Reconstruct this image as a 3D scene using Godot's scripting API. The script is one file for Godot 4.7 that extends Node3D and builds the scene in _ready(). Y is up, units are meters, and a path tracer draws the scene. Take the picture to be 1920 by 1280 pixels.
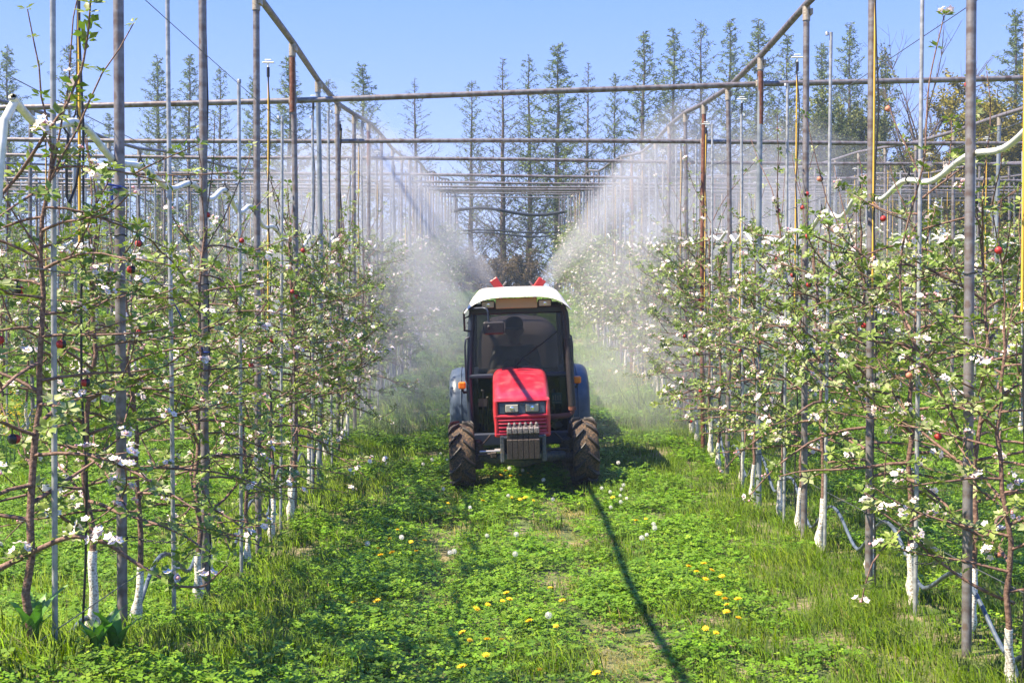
extends Node3D
# An apple orchard lane under a pipe trellis; a small red cab tractor comes down it with an air-blast sprayer.
# World: camera at (0, 1.6, 0) looking along -z; "d" below is the distance ahead of the camera (d = -z).

const ROWS := [-1.72, 2.23, -5.67, 6.18, -9.62, 10.13, -13.57, 14.08]
const ROW_SAY := ["the row left of the tractor", "the row right of the tractor", "the second row to the left", "the second row to the right", "the third row to the left", "the third row to the right", "the fourth row to the left", "the fourth row to the right"]
const ROW_FROM := [3.4, 3.6, 11.0, 12.0, 20.0, 21.0, 29.0, 30.0]
const ROW_END := 44.0
const ORDINAL := ["first", "second", "third", "fourth", "fifth", "sixth", "seventh", "eighth", "ninth", "tenth", "eleventh", "twelfth", "thirteenth", "fourteenth", "fifteenth", "sixteenth", "seventeenth", "eighteenth", "nineteenth", "twentieth", "twenty-first", "twenty-second", "twenty-third", "twenty-fourth", "twenty-fifth", "twenty-sixth", "twenty-seventh", "twenty-eighth"]
const PROFILE := [[-400.0, 0.3], [-30.0, 0.1], [0.0, 0.05], [5.0, 0.0], [9.0, 0.0], [10.6, 0.04], [12.4, 0.14], [15.1, 0.33], [18.0, 0.48], [20.6, 0.69], [23.5, 0.95], [26.4, 1.22], [32.0, 1.8], [39.0, 2.35], [45.0, 2.2], [52.0, 1.85], [70.0, 1.4], [120.0, 1.0], [900.0, -3.0]]

var rng := RandomNumberGenerator.new()
var M := {}
var taken := {}
var lumps := FastNoiseLite.new()
var limb_points := []      # world points of the branches of near trees, for what hangs on them

# ------------------------------------------------------------------ mesh builder
class MB:
	var v := PackedVector3Array()
	var n := PackedVector3Array()
	var c := PackedColorArray()
	var idx := PackedInt32Array()
	func point(p: Vector3, nn: Vector3, col: Color) -> int:
		v.append(p); n.append(nn); c.append(col)
		return v.size() - 1
	func tri(a: Vector3, b: Vector3, d: Vector3, col := Color.WHITE) -> void:
		var nn := (b - a).cross(d - a).normalized()
		var k := v.size()
		v.append(a); v.append(b); v.append(d)
		n.append(nn); n.append(nn); n.append(nn)
		c.append(col); c.append(col); c.append(col)
		idx.append(k); idx.append(k + 2); idx.append(k + 1)
	func quad(a: Vector3, b: Vector3, d: Vector3, e: Vector3, col := Color.WHITE) -> void:
		var nn := (b - a).cross(e - a)
		if nn.length_squared() < 1e-14: nn = (d - b).cross(e - b)
		nn = nn.normalized()
		var k := v.size()
		for p in [a, b, d, e]:
			v.append(p); n.append(nn); c.append(col)
		for i in [0, 2, 1, 0, 3, 2]: idx.append(k + i)
	func tube(pts: PackedVector3Array, radii, sides := 6, col := Color.WHITE, capped := true) -> void:
		var count := pts.size()
		var u := Vector3.ZERO
		var base := v.size()
		for i in count:
			var dir := (pts[mini(i + 1, count - 1)] - pts[maxi(i - 1, 0)]).normalized()
			if i == 0:
				u = dir.cross(Vector3.UP if absf(dir.y) < 0.9 else Vector3.RIGHT).normalized()
			else:
				u = (u - dir * u.dot(dir)).normalized()
			var w := dir.cross(u)
			var r: float = radii if radii is float else radii[i]
			for k in sides:
				var a := TAU * k / sides
				var o := u * cos(a) + w * sin(a)
				v.append(pts[i] + o * r); n.append(o); c.append(col)
		for i in count - 1:
			for k in sides:
				var a := base + i * sides + k
				var b := base + i * sides + (k + 1) % sides
				idx.append(a); idx.append(b + sides); idx.append(b)
				idx.append(a); idx.append(a + sides); idx.append(b + sides)
		if capped:
			for e in [0, count - 1]:
				var nn: Vector3 = (pts[0] - pts[1]).normalized() if e == 0 else (pts[count - 1] - pts[count - 2]).normalized()
				var m := point(pts[e], nn, col)
				var first := v.size()
				for k in sides: point(v[base + e * sides + k], nn, col)
				for k in sides:
					if e == 0:
						idx.append(m); idx.append(first + k); idx.append(first + (k + 1) % sides)
					else:
						idx.append(m); idx.append(first + (k + 1) % sides); idx.append(first + k)
	func bar(a: Vector3, b: Vector3, r: float, sides := 8, col := Color.WHITE) -> void:
		tube(PackedVector3Array([a, b]), r, sides, col)
	# a box with chamfered edges; t places it
	func box(size: Vector3, t := Transform3D(), bevel := 0.006, col := Color.WHITE) -> void:
		var h := size * 0.5
		bevel = minf(bevel, minf(h.x, minf(h.y, h.z)) * 0.9)
		var q := func(sx: float, sy: float, sz: float, axis: int) -> Vector3:
			var p := Vector3(sx * (h.x - (0.0 if axis == 0 else bevel)), sy * (h.y - (0.0 if axis == 1 else bevel)), sz * (h.z - (0.0 if axis == 2 else bevel)))
			return t * p
		for axis in 3:
			for s in [-1.0, 1.0]:
				var corners := []
				for uv in [[-1.0, -1.0], [1.0, -1.0], [1.0, 1.0], [-1.0, 1.0]]:
					var sg := [0.0, 0.0, 0.0]
					sg[axis] = s; sg[(axis + 1) % 3] = uv[0]; sg[(axis + 2) % 3] = uv[1]
					corners.append(q.call(sg[0], sg[1], sg[2], axis))
				if s > 0.0: quad(corners[0], corners[1], corners[2], corners[3], col)
				else: quad(corners[0], corners[3], corners[2], corners[1], col)
		for axis in 3:     # edges along axis
			var a1 := (axis + 1) % 3
			var a2 := (axis + 2) % 3
			for s1 in [-1.0, 1.0]:
				for s2 in [-1.0, 1.0]:
					var p := []
					for e in [[a1, -1.0], [a2, -1.0], [a2, 1.0], [a1, 1.0]]:
						var sg := [0.0, 0.0, 0.0]
						sg[a1] = s1; sg[a2] = s2; sg[axis] = e[1]
						p.append(q.call(sg[0], sg[1], sg[2], e[0]))
					if s1 * s2 > 0.0: quad(p[0], p[1], p[2], p[3], col)
					else: quad(p[0], p[3], p[2], p[1], col)
		for sx in [-1.0, 1.0]:
			for sy in [-1.0, 1.0]:
				for sz in [-1.0, 1.0]:
					var a: Vector3 = q.call(sx, sy, sz, 0)
					var b: Vector3 = q.call(sx, sy, sz, 1)
					var d: Vector3 = q.call(sx, sy, sz, 2)
					if sx * sy * sz > 0.0: tri(a, b, d, col)
					else: tri(a, d, b, col)
	# rings of equal length joined in order, smooth; closed_ring joins last to first; ring runs counter-clockwise seen from the end towards which the loft goes
	func loft(rings: Array, closed_ring := true, col := Color.WHITE, caps := true) -> void:
		var per: int = rings[0].size()
		var base := v.size()
		var start := idx.size()
		for r in rings:
			for p in r: point(p, Vector3.ZERO, col)
		for i in rings.size() - 1:
			for k in (per if closed_ring else per - 1):
				var a := base + i * per + k
				var b := base + i * per + (k + 1) % per
				idx.append(a); idx.append(b + per); idx.append(b)
				idx.append(a); idx.append(a + per); idx.append(b + per)
		smooth(base, start)
		if caps and closed_ring:
			for e in [0, rings.size() - 1]:
				var mid := Vector3.ZERO
				for p in rings[e]: mid += p
				mid /= per
				for k in per:
					var p: Vector3 = rings[e][k]
					var p2: Vector3 = rings[e][(k + 1) % per]
					if e == 0: tri(mid, p2, p, col)
					else: tri(mid, p, p2, col)
	func smooth(base: int, start: int) -> void:
		for k in range(base, n.size()): n[k] = Vector3.ZERO
		for k in range(start, idx.size(), 3):
			var a := idx[k]
			var b := idx[k + 1]
			var d := idx[k + 2]
			var nn := (v[d] - v[a]).cross(v[b] - v[a])
			n[a] += nn; n[b] += nn; n[d] += nn
		for k in range(base, n.size()): n[k] = n[k].normalized() if n[k].length_squared() > 1e-20 else Vector3.UP
	# profile of (radius, height) pairs turned round the axis through t's y
	func lathe(profile: Array, sides := 24, t := Transform3D(), col := Color.WHITE) -> void:
		var rings := []
		for p in profile:
			var r := PackedVector3Array()
			for k in sides:
				var a := -TAU * k / sides
				r.append(t * Vector3(p[0] * cos(a), p[1], p[0] * sin(a)))
			rings.append(r)
		loft(rings, true, col, false)
	func ball(mid: Vector3, r: Vector3, sides := 12, rows := 8, col := Color.WHITE) -> void:
		var prof := []
		for i in rows + 1:
			var a := -PI / 2 + PI * i / rows
			prof.append([maxf(cos(a), 0.001), sin(a)])
		lathe(prof, sides, Transform3D(Basis.from_scale(r), mid), col)
	# a leaf folded along its midrib, with a drooping tip
	func leaf(at: Vector3, dir: Vector3, up: Vector3, long: float, wide: float, col: Color) -> void:
		var side := dir.cross(up).normalized()
		var nn := side.cross(dir).normalized()
		var mid := at + dir * long * 0.48 - nn * wide * 0.16
		var tip := at + dir * long * 0.97 - nn * long * 0.16
		var k := v.size()
		v.append(at); v.append(mid - side * wide * 0.5 + nn * wide * 0.2); v.append(mid); v.append(mid + side * wide * 0.5 + nn * wide * 0.2); v.append(tip)
		n.append(nn); n.append((nn + side * 0.35).normalized()); n.append(nn); n.append((nn - side * 0.35).normalized()); n.append((nn + dir * 0.4).normalized())
		for i in 5: c.append(col)
		for i in [0, 1, 2, 0, 2, 3, 1, 4, 2, 2, 4, 3]: idx.append(k + i)
	func petal(at: Vector3, dir: Vector3, up: Vector3, long: float, wide: float, col: Color) -> void:
		var side := dir.cross(up).normalized() * wide * 0.5
		var k := v.size()
		var m := at + dir * long * 0.6
		v.append(at); v.append(m - side); v.append(at + dir * long + up * long * 0.15); v.append(m + side)
		for i in 4:
			n.append(up); c.append(col)
		for i in [0, 1, 2, 0, 2, 3]: idx.append(k + i)
	func mesh() -> ArrayMesh:
		var m := ArrayMesh.new()
		var arr := []
		arr.resize(Mesh.ARRAY_MAX)
		arr[Mesh.ARRAY_VERTEX] = v; arr[Mesh.ARRAY_NORMAL] = n; arr[Mesh.ARRAY_COLOR] = c; arr[Mesh.ARRAY_INDEX] = idx
		m.add_surface_from_arrays(Mesh.PRIMITIVE_TRIANGLES, arr)
		return m

# ------------------------------------------------------------------ naming and tagging
func numbered(called: String) -> String:
	var k: int = taken.get(called, 0)
	taken[called] = k + 1
	return called if k == 0 else "%s_%03d" % [called, k]

func tag(o: Node, label: String, category: String, group := "") -> Node:
	o.set_meta("label", label)
	o.set_meta("category", category)
	if group: o.set_meta("group", group)
	return o

func thing(called: String, label: String, category: String, group := "", at := Vector3.ZERO) -> Node3D:
	var o := Node3D.new()
	o.name = numbered(called)
	add_child(o)
	o.position = at
	tag(o, label, category, group)
	return o

func inst(mesh: Mesh, material: Material, called: String, parent: Node) -> MeshInstance3D:
	var o := MeshInstance3D.new()
	o.mesh = mesh
	o.material_override = material
	o.name = called if parent != self else numbered(called)
	parent.add_child(o, true)
	return o

func part(b: MB, material: Material, called: String, parent: Node) -> MeshInstance3D:
	return inst(b.mesh(), material, called, parent)

func ordinal(k: int) -> String:
	return ORDINAL[k] if k < ORDINAL.size() else ""

# ------------------------------------------------------------------ materials
func lin(r: float, g: float, b: float) -> Color:
	return Color(r, g, b).linear_to_srgb()

func mat(color: Color, rough := 0.7, metal := 0.0, called := "") -> StandardMaterial3D:
	var m := StandardMaterial3D.new()
	m.resource_name = called
	m.albedo_color = color
	m.roughness = rough
	m.metallic = metal
	return m

func noise_tex(freq: float, ramp: Array, seed_ := 1, octaves := 4, normal := false, size := 512) -> NoiseTexture2D:
	var f := FastNoiseLite.new()
	f.seed = seed_
	f.noise_type = FastNoiseLite.TYPE_SIMPLEX_SMOOTH
	f.frequency = freq
	f.fractal_octaves = octaves
	var t := NoiseTexture2D.new()
	t.width = size; t.height = size
	t.seamless = true
	t.noise = f
	if normal:
		t.as_normal_map = true
		t.bump_strength = 6.0
	elif ramp:
		var g := Gradient.new()
		var offs := PackedFloat32Array()
		var cols := PackedColorArray()
		for e in ramp:
			offs.append(e[0]); cols.append(e[1])
		g.offsets = offs; g.colors = cols
		t.color_ramp = g
	return t

func tex_mat(called: String, ramp: Array, freq: float, scale: float, rough: float, metal := 0.0, seed_ := 1, world := false, bump := 0.0) -> StandardMaterial3D:
	var m := mat(Color.WHITE, rough, metal, called)
	m.albedo_texture = noise_tex(freq, ramp, seed_)
	m.uv1_triplanar = true
	m.uv1_world_triplanar = world
	m.uv1_scale = Vector3.ONE * scale
	if bump > 0.0:
		m.normal_enabled = true
		m.normal_texture = noise_tex(freq * 2.0, [], seed_ + 7, 4, true)
		m.normal_scale = bump
	return m

func leaf_mat(called: String, back: Color, rough := 0.55) -> StandardMaterial3D:
	var m := mat(Color.WHITE, rough, 0.0, called)
	m.vertex_color_use_as_albedo = true
	m.cull_mode = BaseMaterial3D.CULL_DISABLED
	m.backlight_enabled = true
	m.backlight = back
	return m

func materials() -> void:
	M.pipe = tex_mat("galvanised_pipe", [[0.22, lin(0.11, 0.075, 0.065)], [0.42, lin(0.18, 0.165, 0.17)], [0.6, lin(0.24, 0.228, 0.24)], [0.8, lin(0.16, 0.12, 0.105)]], 0.012, 1.3, 0.5, 0.35, 3)
	M.pipe_blue = tex_mat("new_pipe", [[0.3, lin(0.19, 0.215, 0.24)], [0.7, lin(0.29, 0.32, 0.345)]], 0.012, 1.3, 0.42, 0.4, 5)
	M.rust = tex_mat("rusty_pipe", [[0.25, lin(0.11, 0.042, 0.028)], [0.55, lin(0.17, 0.058, 0.035)], [0.8, lin(0.17, 0.11, 0.09)]], 0.02, 2.0, 0.85, 0.0, 9)
	M.clamp = tex_mat("clamp_steel", [[0.3, lin(0.3, 0.24, 0.18)], [0.7, lin(0.42, 0.38, 0.32)]], 0.03, 4.0, 0.5, 0.4, 11)
	M.stake = tex_mat("thin_conduit", [[0.3, lin(0.27, 0.28, 0.29)], [0.7, lin(0.42, 0.43, 0.45)]], 0.02, 2.0, 0.45, 0.35, 13)
	M.yellow_rod = mat(lin(0.68, 0.42, 0.05), 0.5)
	M.black_plastic = mat(lin(0.015, 0.016, 0.02), 0.45)
	M.white_plastic = mat(lin(0.75, 0.75, 0.73), 0.4)
	M.white_hose = tex_mat("white_hose", [[0.3, lin(0.55, 0.57, 0.5)], [0.55, lin(0.74, 0.75, 0.7)]], 0.02, 1.5, 0.35, 0.0, 15)
	M.grey_hose = tex_mat("grey_hose", [[0.3, lin(0.05, 0.07, 0.1)], [0.7, lin(0.12, 0.15, 0.2)]], 0.02, 2.0, 0.4, 0.0, 17)
	M.wire = mat(lin(0.12, 0.13, 0.15), 0.45, 0.5)
	M.blue_twine = mat(lin(0.02, 0.05, 0.3), 0.7)
	M.bark = tex_mat("apple_bark", [[0.25, lin(0.085, 0.045, 0.034)], [0.5, lin(0.17, 0.095, 0.07)], [0.75, lin(0.26, 0.17, 0.13)]], 0.03, 3.0, 0.8, 0.0, 19, false, 0.6)
	M.whitewash = tex_mat("whitewash", [[0.28, lin(0.25, 0.19, 0.14)], [0.4, lin(0.56, 0.52, 0.46)], [0.52, lin(0.7, 0.68, 0.64)], [0.75, lin(0.8, 0.78, 0.75)]], 0.03, 4.0, 0.9, 0.0, 21, false, 0.5)
	M.leaf = leaf_mat("apple_leaf", lin(0.5, 0.6, 0.25), 0.5)
	M.blossom = leaf_mat("apple_blossom", lin(0.5, 0.5, 0.5), 0.6)
	M.grass = leaf_mat("grass_blade", lin(0.55, 0.65, 0.2), 0.55)
	M.far_leaf = leaf_mat("tree_leaf", lin(0.6, 0.65, 0.35), 0.7)
	M.far_bark = tex_mat("tree_bark", [[0.3, lin(0.07, 0.052, 0.045)], [0.7, lin(0.14, 0.1, 0.085)]], 0.02, 0.6, 0.95, 0.0, 23)
	M.soil = tex_mat("orchard_soil", [[0.2, lin(0.05, 0.075, 0.018)], [0.45, lin(0.09, 0.12, 0.03)], [0.62, lin(0.15, 0.14, 0.06)], [0.8, lin(0.21, 0.17, 0.1)]], 0.012, 0.45, 0.95, 0.0, 25, true, 0.8)
	M.weight_red = mat(lin(0.36, 0.022, 0.018), 0.5)
	M.weight_faded = mat(lin(0.55, 0.2, 0.13), 0.6)
	M.flower_yellow = mat(lin(0.82, 0.56, 0.01), 0.7)
	M.stem = mat(lin(0.12, 0.2, 0.05), 0.6)
	M.seed_white = mat(lin(0.75, 0.74, 0.7), 0.9)
	M.dock = leaf_mat("dock_leaf", lin(0.4, 0.55, 0.2), 0.45)
	# tractor
	M.red_paint = tex_mat("red_paint", [[0.3, lin(0.5, 0.014, 0.03)], [0.5, lin(0.57, 0.022, 0.042)], [0.68, lin(0.6, 0.05, 0.065)], [0.85, lin(0.54, 0.1, 0.1)]], 0.01, 1.2, 0.34, 0.0, 31)
	M.red_paint.clearcoat_enabled = true
	M.red_paint.clearcoat = 0.4
	M.red_paint.clearcoat_roughness = 0.25
	M.blue_grey = tex_mat("blue_grey_paint", [[0.3, lin(0.045, 0.065, 0.1)], [0.7, lin(0.075, 0.1, 0.15)]], 0.01, 1.5, 0.4, 0.0, 33)
	M.chassis = tex_mat("chassis_paint", [[0.3, lin(0.045, 0.055, 0.07)], [0.55, lin(0.085, 0.1, 0.125)], [0.75, lin(0.13, 0.1, 0.075)]], 0.02, 3.0, 0.55, 0.0, 35)
	M.dark = mat(lin(0.012, 0.012, 0.014), 0.6)
	M.frame_dark = mat(lin(0.018, 0.026, 0.05), 0.4)
	M.cream = tex_mat("cream_roof", [[0.25, lin(0.58, 0.5, 0.42)], [0.45, lin(0.72, 0.66, 0.59)], [0.7, lin(0.78, 0.73, 0.67)]], 0.01, 1.0, 0.45, 0.0, 37)
	M.tan = mat(lin(0.5, 0.33, 0.16), 0.6)
	M.tyre = tex_mat("muddy_tyre", [[0.3, lin(0.02, 0.018, 0.017)], [0.5, lin(0.05, 0.034, 0.022)], [0.7, lin(0.15, 0.092, 0.05)]], 0.02, 4.0, 0.9, 0.0, 39, false, 0.6)
	M.lug = tex_mat("tread_rubber", [[0.45, lin(0.012, 0.012, 0.014)], [0.65, lin(0.022, 0.019, 0.018)], [0.8, lin(0.12, 0.075, 0.04)]], 0.03, 6.0, 0.55, 0.0, 41)
	M.iron = tex_mat("weathered_iron", [[0.3, lin(0.028, 0.02, 0.018)], [0.6, lin(0.055, 0.042, 0.036)], [0.8, lin(0.13, 0.1, 0.085)]], 0.03, 5.0, 0.6, 0.3, 43)
	M.weight_top = tex_mat("worn_weight", [[0.3, lin(0.1, 0.085, 0.085)], [0.55, lin(0.2, 0.175, 0.17)], [0.75, lin(0.36, 0.32, 0.31)]], 0.03, 5.0, 0.55, 0.3, 45)
	M.exhaust = tex_mat("sooty_exhaust", [[0.3, lin(0.022, 0.02, 0.024)], [0.7, lin(0.045, 0.038, 0.04)]], 0.03, 4.0, 0.55, 0.2, 47)
	M.rust_part = tex_mat("rusted_elbow", [[0.3, lin(0.12, 0.04, 0.03)], [0.7, lin(0.22, 0.08, 0.05)]], 0.03, 5.0, 0.8, 0.0, 49)
	M.steel = mat(lin(0.45, 0.43, 0.42), 0.35, 0.7)
	M.orange = mat(lin(0.75, 0.17, 0.01), 0.25)
	M.lens = mat(lin(0.42, 0.4, 0.34), 0.15, 0.1)
	M.chrome = mat(lin(0.85, 0.85, 0.83), 0.12, 0.95)
	M.glass = mat(Color(0.02, 0.03, 0.03, 0.42), 0.04)
	M.glass.metallic_specular = 0.3
	M.glass.transparency = BaseMaterial3D.TRANSPARENCY_ALPHA
	M.sticker = mat(lin(0.12, 0.35, 0.45), 0.5)
	M.paper = mat(lin(0.45, 0.5, 0.48), 0.7)
	M.skin = mat(Color.WHITE, 0.6)
	M.skin.vertex_color_use_as_albedo = true
	M.cap = mat(lin(0.02, 0.022, 0.03), 0.85)
	M.seat = mat(lin(0.02, 0.02, 0.022), 0.8)
	M.sprayer = mat(lin(0.55, 0.03, 0.03), 0.4)
	M.tank = mat(lin(0.2, 0.165, 0.16), 0.5)

# ------------------------------------------------------------------ ground shape and picture measurement
func profile(d: float) -> float:
	for i in PROFILE.size() - 1:
		if d <= PROFILE[i + 1][0]:
			var a: Array = PROFILE[i]
			var b: Array = PROFILE[i + 1]
			var before: Array = PROFILE[maxi(i - 1, 0)]
			var after: Array = PROFILE[mini(i + 2, PROFILE.size() - 1)]
			var w: float = b[0] - a[0]
			var t: float = clampf((d - a[0]) / w, 0.0, 1.0)
			var m0: float = (b[1] - before[1]) / maxf(b[0] - before[0], 0.001) * w
			var m1: float = (after[1] - a[1]) / maxf(after[0] - a[0], 0.001) * w
			return (2 * t * t * t - 3 * t * t + 1) * a[1] + (t * t * t - 2 * t * t + t) * m0 + (-2 * t * t * t + 3 * t * t) * b[1] + (t * t * t - t * t) * m1
	return -3.0

func G(x: float, d: float) -> float:
	var y := profile(d)
	var near := clampf(1.0 - (d - 30.0) / 30.0, 0.0, 1.0)
	y += lumps.get_noise_2d(x, d) * 0.05 * near
	y += 0.5 * exp(-((x + 2.3) * (x + 2.3) / 2.2 + (d - 3.6) * (d - 3.6) / 2.4))
	y -= 0.1 * exp(-((x + 1.9) * (x + 1.9) / 1.2 + (d - 7.9) * (d - 7.9) / 2.0))
	for r in [0.62, -0.42]:      # wheel tracks
		y -= 0.045 * exp(-(x - r) * (x - r) / 0.03) * near
	return y

# the place at distance d that the photograph shows at pixel (px, py) of its 1920 by 1280
func W(px: float, py: float, d: float) -> Vector3:
	return Vector3((px - 940.0) * d / 2133.0, 1.6 + (600.0 - py) * d / 2133.0, -d)

func on_ground(px: float, py: float, h := 0.0) -> Vector3:
	var d := 3.0
	while d < 40.0:
		var p := W(px, py, d)
		if p.y <= G(p.x, d) + h: return p
		d += 0.05
	return W(px, py, d)

# ------------------------------------------------------------------ the scene
func _ready() -> void:
	rng.seed = 20
	lumps.seed = 4
	lumps.frequency = 0.35
	var cam := Camera3D.new()
	cam.name = "camera"
	cam.fov = rad_to_deg(2.0 * atan(640.0 / 2133.0))
	cam.near = 0.05
	cam.far = 3000.0
	add_child(cam)
	cam.look_at_from_position(Vector3(0, 1.6, 0), Vector3(20.0 / 2133.0, 1.6 - 40.0 / 2133.0, -1.0))
	cam.current = true
	var sky_mat := ProceduralSkyMaterial.new()
	sky_mat.sky_top_color = Color(0.29, 0.54, 0.95)
	sky_mat.sky_horizon_color = Color(0.83, 0.88, 1.0)
	sky_mat.sky_curve = 0.135
	sky_mat.ground_bottom_color = Color(0.3, 0.36, 0.2)
	sky_mat.ground_horizon_color = Color(0.55, 0.6, 0.5)
	sky_mat.sun_angle_max = 1.0
	var env := Environment.new()
	env.background_mode = Environment.BG_SKY
	env.sky = Sky.new()
	env.sky.sky_material = sky_mat
	env.background_energy_multiplier = 0.5
	env.tonemap_mode = Environment.TONE_MAPPER_LINEAR
	env.tonemap_exposure = 2.9
	env.sdfgi_enabled = true
	env.ssao_enabled = true
	env.ssil_enabled = true
	env.fog_enabled = true
	env.fog_density = 0.0014
	env.fog_light_color = Color(0.8, 0.9, 1.0)
	env.volumetric_fog_enabled = true
	env.volumetric_fog_density = 0.0
	var we := WorldEnvironment.new()
	we.name = "world_environment"
	we.environment = env
	add_child(we)
	var sun := DirectionalLight3D.new()
	sun.name = "sun"
	sun.light_energy = 1.6
	sun.light_color = Color(1.0, 0.94, 0.83)
	sun.light_angular_distance = 0.5
	sun.shadow_enabled = true
	add_child(sun)
	sun.look_at_from_position(Vector3(-0.66, 1.0, 0.22) * 50.0, Vector3.ZERO)

	materials()
	terrain()
	ground_cover()
	trellis()
	apple_trees()
	hoses_and_wires()
	background_trees()
	tractor()
	sprayer()
	spray()
	flowers()
	small_things()

func terrain() -> void:
	var xs := PackedFloat32Array()
	var ds := PackedFloat32Array()
	for e in [-900.0, -400.0, -150.0, -70.0, -40.0, -25.0]: xs.append(e)
	var x := -16.0
	while x <= 16.01:
		xs.append(x); x += 0.12 if absf(x) < 4.0 else 0.5
	for e in [25.0, 40.0, 70.0, 150.0, 400.0, 900.0]: xs.append(e)
	for e in [-900.0, -300.0, -80.0, -30.0, -12.0, -6.0, -3.0, 0.0]: ds.append(e)
	var d := 1.0
	while d < 60.0:
		ds.append(d); d += 0.12 if d < 15.0 else 0.7
	for e in [62.0, 70.0, 85.0, 105.0, 140.0, 200.0, 400.0, 900.0]: ds.append(e)
	var b := MB.new()
	for dd in ds:
		for xx in xs: b.point(Vector3(xx, G(xx, dd), -dd), Vector3.UP, Color.WHITE)
	var w := xs.size()
	for j in ds.size() - 1:
		for i in w - 1:
			var a := j * w + i
			b.idx.append_array(PackedInt32Array([a, a + w, a + w + 1, a, a + w + 1, a + 1]))
	b.smooth(0, 0)
	var o := part(b, M.soil, "ground", self)
	o.set_meta("kind", "structure")
	o.set_meta("label", "grassy orchard floor rising away from the camera")

# --- grass and clover
func clover_clump(r: RandomNumberGenerator) -> ArrayMesh:
	var b := MB.new()
	for i in 60:
		var a := r.randf() * TAU
		var q := sqrt(r.randf()) * 0.16
		var h := r.randf_range(0.02, 0.085) * (1.25 - q / 0.16 * 0.6)
		var p := Vector3(cos(a) * q, h, sin(a) * q)
		var up := Vector3(r.randf_range(-0.45, 0.45), 1.0, r.randf_range(-0.45, 0.45)).normalized()
		var t := r.randf() * TAU
		var tone := r.randf_range(0.7, 1.25)
		var col := Color(0.135, 0.265, 0.01) * tone
		if r.randf() < 0.15: col = Color(0.21, 0.33, 0.015) * tone
		var s := r.randf_range(0.011, 0.021)
		for k in 3:
			var dir := Vector3(cos(t + TAU * k / 3), 0, sin(t + TAU * k / 3))
			dir = (dir - up * dir.dot(up)).normalized()
			b.petal(p, dir, up, s, s * 0.95, col)
		if i % 2 == 0:
			var foot := Vector3(p.x * 0.8, -0.01, p.z * 0.8)
			var sd := Vector3(0.0012, 0, 0.0012)
			b.tri(foot - sd, foot + sd, p, Color(0.12, 0.2, 0.03))
	return b.mesh()

func grass_tuft(r: RandomNumberGenerator, blades: int, low: float, high: float, spread: float, lean: float, tint: Color) -> ArrayMesh:
	var b := MB.new()
	for i in blades:
		var a := r.randf() * TAU
		var q := sqrt(r.randf()) * spread
		var foot := Vector3(cos(a) * q, -0.01, sin(a) * q)
		var h := r.randf_range(low, high)
		var out := r.randf() * TAU
		var dir := Vector3(cos(out), 0, sin(out)) * h * r.randf_range(0.15, lean)
		var side := Vector3(-sin(out), 0, cos(out)) * r.randf_range(0.0014, 0.0034)
		var col := tint * r.randf_range(0.7, 1.3)
		if r.randf() < 0.03: col = Color(0.3, 0.25, 0.1)
		var m := foot + dir * 0.35 + Vector3.UP * h * 0.62
		var tip := foot + dir + Vector3.UP * h * r.randf_range(0.75, 1.0)
		var nn := (Vector3.UP * 0.6 + Vector3(cos(out), 0, sin(out)) * 0.6).normalized()
		var k := b.v.size()
		for p in [foot - side, foot + side, m + side * 0.8, m - side * 0.8, tip]: b.point(p, nn, col)
		for e in [0, 2, 1, 0, 3, 2, 3, 4, 2]: b.idx.append(k + e)
	return b.mesh()

func scatter(called: String, label: String, meshes: Array, spots: Array) -> void:
	for k in meshes.size():
		var mine := []
		for i in range(k, spots.size(), meshes.size()): mine.append(spots[i])
		var mm := MultiMesh.new()
		mm.transform_format = MultiMesh.TRANSFORM_3D
		mm.use_colors = true
		mm.mesh = meshes[k]
		mm.instance_count = mine.size()
		for i in mine.size():
			mm.set_instance_transform(i, mine[i][0])
			mm.set_instance_color(i, mine[i][1])
		var o := MultiMeshInstance3D.new()
		o.name = numbered(called)
		o.multimesh = mm
		o.material_override = M.grass
		add_child(o)
		tag(o, label, "grass")
		o.set_meta("kind", "stuff")

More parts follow.
